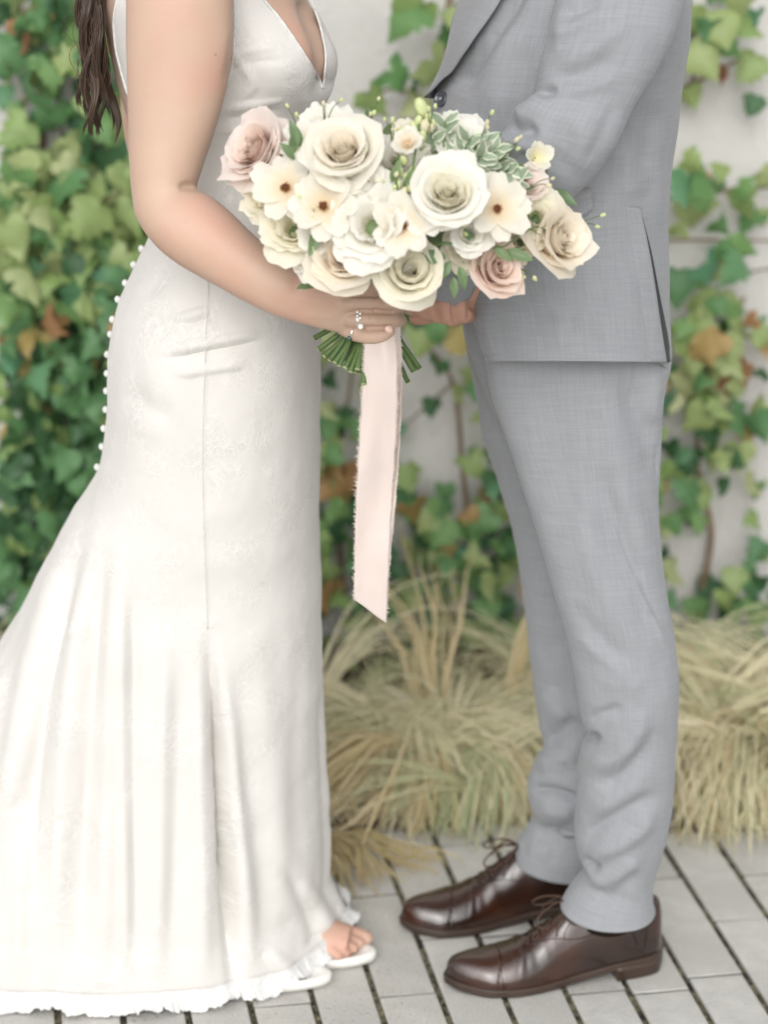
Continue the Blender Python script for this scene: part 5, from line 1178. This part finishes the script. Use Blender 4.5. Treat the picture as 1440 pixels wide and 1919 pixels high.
for x, y, Y, s, ax in [(1018, 372, -.37, .0085, (.5, -.3, .8)), (1026, 378, -.375, .0065, (.7, -.3, .6)), (1004, 388, -.38, .0070, (.3, -.5, .7)), (994, 402, -.385, .0055, (.1, -.5, .7)), (988, 388, -.38, .0045, (-.1, -.3, .9)), (1016, 396, -.38, .0045, (.6, -.5, .4))]: bud(x, y, Y, s, ax)
stalk([(790, 462, -.42), (835, 456, -.445), (880, 458, -.44), (925, 452, -.43), (955, 432, -.42), (985, 415, -.40), (1010, 392, -.385)], .0016)
stalk([(910, 458, -.435), (945, 462, -.43), (975, 440, -.42), (1008, 425, -.41), (1024, 432, -.41)], .0009); stalk([(925, 452, -.43), (950, 425, -.42), (978, 410, -.40), (996, 404, -.39)], .0009); stalk([(955, 432, -.42), (990, 428, -.41), (1012, 440, -.41)], .0007)
# --- stock and bud spikes at the top
def spike(pts, buds, r_=.0013):
    stalk(pts, r_)
    for x, y, Y, s in buds: bud(x, y, Y, s, (rnd.uniform(-.5, .5), rnd.uniform(-.5, 0), 1), rnd.choice((M_budg, M_budg, M_cgreen)))
spike([(789, 210, -.39), (786, 240, -.41), (778, 290, -.43), (770, 340, -.44)], [(790, 202, -.390, .0115), (778, 240, -.400, .0085), (796, 236, -.405, .0085), (808, 240, -.400, .0065), (803, 222, -.400, .007), (784, 226, -.405, .0065), (768, 246, -.400, .006), (750, 250, -.400, .007), (742, 256, -.400, .006), (756, 262, -.405, .007), (776, 262, -.415, .0075), (792, 256, -.410, .0075), (812, 230, -.400, .005)])
spike([(760, 330, -.435), (756, 370, -.445), (752, 400, -.45)], [(757, 300, -.430, .0065), (750, 322, -.435, .006), (763, 335, -.435, .007), (747, 345, -.440, .0055), (757, 360, -.445, .0065), (768, 352, -.440, .0055), (744, 372, -.440, .005), (762, 378, -.450, .0055), (773, 318, -.430, .0055)])
stalk([(748, 290, -.43), (742, 320, -.44), (744, 355, -.445)], .0015)
c = P(764, 272, -.425); flower('small_flower', c, np.array([-.1, -.8, .5]), .02, [dict(a=k * 1.26, L=.021, Wd=.022, b0=1.0, b1=math.radians(40), b2=math.radians(80), r0=.001, point=-.03, ruf=.06, reflex=.0, m=M_ivory) for k in range(5)] + [dict(a=k * 2.1, L=.013, Wd=.014, b0=1.0, b1=math.radians(10), b2=math.radians(40), r0=.001, point=-.03, ruf=.06, m=M_cream) for k in range(3)], M_ivory, label='cream stock blossom at the top of the bouquet')
# --- airy filler: thin sprays of tiny buds standing out of the outline
for k, (x, y, dx_, dz_) in enumerate([(560, 236, -.2, 1), (612, 226, .2, 1), (690, 238, .3, 1), (735, 262, 0, 1), (812, 246, .2, 1), (905, 262, .5, .9), (948, 292, .7, .7), (1000, 350, .8, .5), (1088, 420, .9, .3), (880, 470, 0, .6), (725, 372, .1, .8), (600, 420, -.3, .6), (960, 500, .8, -.4)]):
    c = P(x, y, yb(x, y) - .004); d = np.array([dx_, -.45, dz_]); d /= np.linalg.norm(d)
    for q in range(rnd.randint(2, 3)):
        d2 = d + np.array([rnd.uniform(-.35, .35), rnd.uniform(-.2, .2), rnd.uniform(-.35, .35)]); ln = rnd.uniform(.018, .034)
        m_ = c + d2 * ln * .5 + np.array([rnd.uniform(-.003, .003), 0, .002]); e2 = c + d2 * ln
        link('stalk', MB().tube(np.array([c - d * .01, m_, e2]) - Q0, [.0007, .0006, .0004], 5, 12).mesh('stalk'), M_stemg, bq)
        g_ = ell((0, 0, 0), np.array([.62, .62, 1.0]) * rnd.uniform(.0026, .0042), 7, 8); o = link('bud', MB().grid(g_).mesh('bud'), M_budg if rnd.random() < .6 else M_cgreen, bq); place(o, e2, d2, 0)
# --- leaves
def blade(L, Wd, wav, seed, fold=.25, curl=.3, nv=9):
    R = np.random.RandomState(seed); v = np.linspace(0, 1, nv)[:, None]; u = np.linspace(-1, 1, 7)[None]
    w = Wd / 2 * np.sin(math.pi * np.clip(v, .02, .985) ** .8) ** .8
    z = fold * np.abs(u) * w + wav * L * np.sin(v * 16 + u * 1.5 + R.uniform(0, 6)) * np.abs(u) ** 2 - curl * L * v ** 2 * .5
    V = np.stack([u * w, v * L + 0 * u, z + 0 * u], -1); return V, np.stack([u * .5 + .5 + 0 * v, v + 0 * u], -1)
vmesh = []
for k in range(6):
    V_, uv = blade(.032, .017, .05, k, .12, .35); me = MB().grid(V_, False, uv).mesh('variegated_leaf'); me.materials.append(M_varie); vmesh.append(me)
gmesh = []
for k in range(5):
    V_, uv = blade(.05, .022, .02, 10 + k, .3, .5); me = MB().grid(V_, False, uv).mesh('leaf'); me.materials.append(M_leafb); gmesh.append(me)
rl = random.Random(4)
def put_leaf(me, nm, c, dirv, nrm, s):
    dirv = np.array(dirv, float); dirv /= np.linalg.norm(dirv); n_ = np.array(nrm, float); n_ = n_ - dirv * (n_ @ dirv); n_ /= np.linalg.norm(n_); x_ = np.cross(dirv, n_)
    o = link(nm, me, parent=bq); M = np.eye(4); M[:3, 0] = x_ * s; M[:3, 1] = dirv * s; M[:3, 2] = n_ * s; M[:3, 3] = np.array(c) - Q0; o.matrix_basis = Matrix(M.tolist()); return o
for bx, by, tx, ty, Y in [(820, 320, 836, 226, -.39), (835, 330, 885, 255, -.40), (870, 335, 935, 278, -.40), (880, 345, 958, 318, -.39), (850, 330, 905, 292, -.41), (900, 350, 972, 342, -.39), (800, 335, 812, 262, -.39), (860, 325, 912, 262, -.385), (890, 320, 950, 296, -.38)]:
    a, b = P(bx, by, Y + .02), P(tx, ty, Y); stalk([(bx, by, Y + .02), ((bx + tx) / 2 + 4, (by + ty) / 2, Y), (tx, ty, Y)], .0009, M_leafb)
    for k in range(8):
        t = .18 + .80 * k / 7; c = a * (1 - t) + b * t; ax = (b - a) / np.linalg.norm(b - a); side = (-1) ** k; az_ = rl.uniform(.3, 1.1)
        perp = np.cross(ax, [0, 1, 0]); dv = ax * math.cos(az_) + perp * side * math.sin(az_) + np.array([0, rl.uniform(-.5, .1), 0])
        put_leaf(vmesh[rl.randrange(6)], 'variegated_leaf', c, dv, [rl.uniform(-.5, .5), -1, .4 + rl.uniform(-.4, .4)], rl.uniform(.5, .85))
# dark green filling leaves in the gaps
for k in range(70):
    a = rl.uniform(0, 6.28); q = math.sqrt(rl.random()); x = 765 + 285 * q * math.cos(a); y = 400 + 150 * q * math.sin(a)
    c = P(x, y, yb(x, y) + rl.uniform(.035, .08)); d = dirn(c) + np.array([rl.uniform(-.8, .8), 0, rl.uniform(-.8, .8)])
    put_leaf(gmesh[rl.randrange(5)], 'leaf', c, d, [rl.uniform(-.6, .6), -1, .5], rl.uniform(.45, .8))
for x, y, dx_, dz_, s in [(562, 275, -.3, 1, .6), (548, 285, .2, 1, .55), (556, 298, -.5, .6, .5), (845, 490, -.5, -.8, .5), (862, 500, .3, -1, .5), (850, 520, .1, -1, .45), (735, 340, .3, .8, .5), (760, 345, .4, .5, .5), (597, 430, -.2, -.6, .6), (950, 470, .8, -.2, .6), (905, 462, -.6, .4, .5), (925, 462, .9, -.6, .5), (885, 460, -.3, .9, .4), (690, 225, 0, 1, .3), (975, 395, .4, .5, .35), (835, 482, -1, .1, .7)]:
    c = P(x, y, yb(x, y) - .012); put_leaf(gmesh[rl.randrange(5)], 'leaf', c, [dx_, -.3, dz_], [.2, -1, .3], s)
# dense foliage heart behind the blooms
hm = ell((0, 0, 0), (.160, .055, .066), 24, 40); hm = hm * (1 + .10 * fbm(hm, 40, 3))[..., None]; hp = P(765, 385, -.315)
link('foliage_heart', MB().grid(hm + hp - Q0).mesh('foliage_heart'), M_leafb, bq)
# --- stems: gathered in the hand, splayed below
HND = P(692, 590, -.262); rs = random.Random(21)
ends = [(590, 633, -.24), (597, 655, -.27), (608, 668, -.285), (618, 676, -.295), (628, 680, -.30), (636, 686, -.305), (647, 690, -.305), (657, 697, -.31), (664, 698, -.30), (670, 692, -.31), (655, 684, -.295), (640, 672, -.28), (682, 720, -.312), (625, 660, -.26), (674, 700, -.29), (650, 678, -.27),
        (786, 690, -.25), (776, 696, -.26), (765, 716, -.255), (758, 700, -.24), (773, 680, -.235), (745, 705, -.24), (735, 712, -.25), (720, 705, -.24), (700, 700, -.25), (712, 712, -.26)]
for k, (x, y, Y) in enumerate(ends):
    e_ = P(x, y, Y); u_ = (x - 690) / 100; mid = HND + [(-.014 if x > 690 else .012) * rs.uniform(-.5, 1) + u_ * .012, rs.uniform(-.008, .014) + (0), 0]; top = P(750 - (x - 690) * 1.4, 480, -.29)
    rr = rs.uniform(.0022, .0036); col = (mid * 1); s_ = MB().tube(np.array([top, mid, mid * .45 + e_ * .55 + [0, -.003, 0], e_]) - Q0, [rr * .9, rr, rr, rr * 1.05], 10, 30)
    so2 = link('stem', s_.mesh('stem'), M_stemg, bq)
    dv = e_ - mid; dv /= np.linalg.norm(dv); ct = MB().grid(np.array([[(rr * 1.0 * k2 * math.cos(t), rr * 1.0 * k2 * math.sin(t), z) for t in TH(10)] for k2, z in ((1.06, -.0004), (1.06, .0006), (.7, .0009), (.02, .0007))])).mesh('cut_end')
    co_ = link('cut_end', ct, M_stemc, so2); co_.location = e_ - Q0; co_.rotation_mode = 'QUATERNION'; co_.rotation_quaternion = Vector(dv).to_track_quat('Z', 'Y')
# --- ribbon: two tails of frayed silk
M_rib = mat('blush_silk', (.66, .565, .52), .42, .35, sheen=.3, trans=.12, var=(6, .03), bump=(220, .0002)); M_ribf = mat('frayed_silk', (.74, .66, .60), .6, .2, trans=.3)
def ribbon(Ls, Rs, Y, seed, nv=160, nu=26, wav=.004, fold=None):
    L_ = crom([(x, y, yy) for x, y, yy in Ls], nv); R_ = crom([(x, y, yy) for x, y, yy in Rs], nv); u = np.linspace(0, 1, nu)[None, :, None]
    A = P(L_[:, 0], L_[:, 1], L_[:, 2]); B = P(R_[:, 0], R_[:, 1], R_[:, 2]); V = A[:, None] * (1 - u) + B[:, None] * u
    v = np.linspace(0, 1, nv)[:, None]; uu = u[..., 0]
    off = wav * (np.sin(uu * 5 + v * 6 + seed) * .6 + np.sin(v * 17 + uu * 3 + seed) * .25 + np.sin(uu * 9 - v * 9) * .25 * (1 - v)) + .0008 * fbm(V, 30, seed)
    V[..., 1] += off; V[..., 0] += .0006 * np.sin(v * 60 + seed) * (uu - .5); return V
def fringe(V, side, n, ln, seed):
    R = np.random.RandomState(seed); mb = MB(); e_ = V[:, 0 if side < 0 else -1]; i_ = V[:, 1 if side < 0 else -2]
    out = []; F = []
    for k in range(n):
        t = R.uniform(0, len(e_) - 1.01); i = int(t); p = e_[i] * (1 - t % 1) + e_[i + 1] * (t % 1); d = (e_[i] - i_[i]); d /= np.linalg.norm(d); d = d + R.normal(0, .45, 3) * [1, 1, 1]; l_ = ln * R.uniform(.3, 1.3)
        q = p + d * l_; w_ = .00022; m_ = (p + q) / 2 + R.normal(0, .0003, 3); b = len(out); out += [p - d * .001 + [0, 0, w_], p - d * .001 - [0, 0, w_], m_ + [0, 0, w_], m_ - [0, 0, w_], q]; F += [[b, b + 1, b + 3, b + 2], [b + 2, b + 3, b + 4]]
    mb.add(out, F); return mb
RB = [([(684, 560, -.275), (683, 640, -.300), (680, 720, -.310), (675, 810, -.312), (669, 920, -.312), (666, 1010, -.312), (664, 1125, -.312)], [(722, 560, -.272), (742, 640, -.305), (744, 720, -.318), (742, 810, -.312), (735, 920, -.308), (730, 1010, -.31), (724, 1167, -.312)], 1),
      ([(716, 560, -.255), (728, 620, -.285), (735, 720, -.296), (730, 830, -.298), (722, 930, -.298), (712, 1060, -.30)], [(740, 560, -.25), (750, 620, -.292), (753, 720, -.300), (749, 830, -.302), (742, 930, -.302), (728, 1080, -.302)], 2)]
rbo = []
for k, (a, b, s_) in enumerate(RB):
    V_ = ribbon(a, b, 0, s_, wav=.0035 if k == 0 else .005); o = link('ribbon', grid_mesh('ribbon', V_ - Q0, False), M_rib, bq); rbo.append(o)
    sm = o.modifiers.new('t', 'SOLIDIFY'); sm.thickness = .0005; o['label'] = ('wide blush ribbon tail with frayed edges, in front', 'narrow ribbon tail hanging behind')[k]
    for sd in (-1, 1): fr_ = fringe(V_, sd, 900, .0026 if k == 0 else .0016, 5 * k + sd + 10); fr_.V = [v - Q0 for v in fr_.V]; link('frayed_edge', fr_.mesh('frayed_edge', False), M_ribf, o, kind='stuff')
# ribbon binding under the fingers
bd = MB().tube(np.array([P(700, 540, -.262), P(694, 575, -.262), P(692, 612, -.265), P(693, 636, -.268)]) - Q0, [.023, .021, .020, .021], 28, 30)
link('ribbon_wrap', bd.mesh('ribbon_wrap'), M_rib, bq)
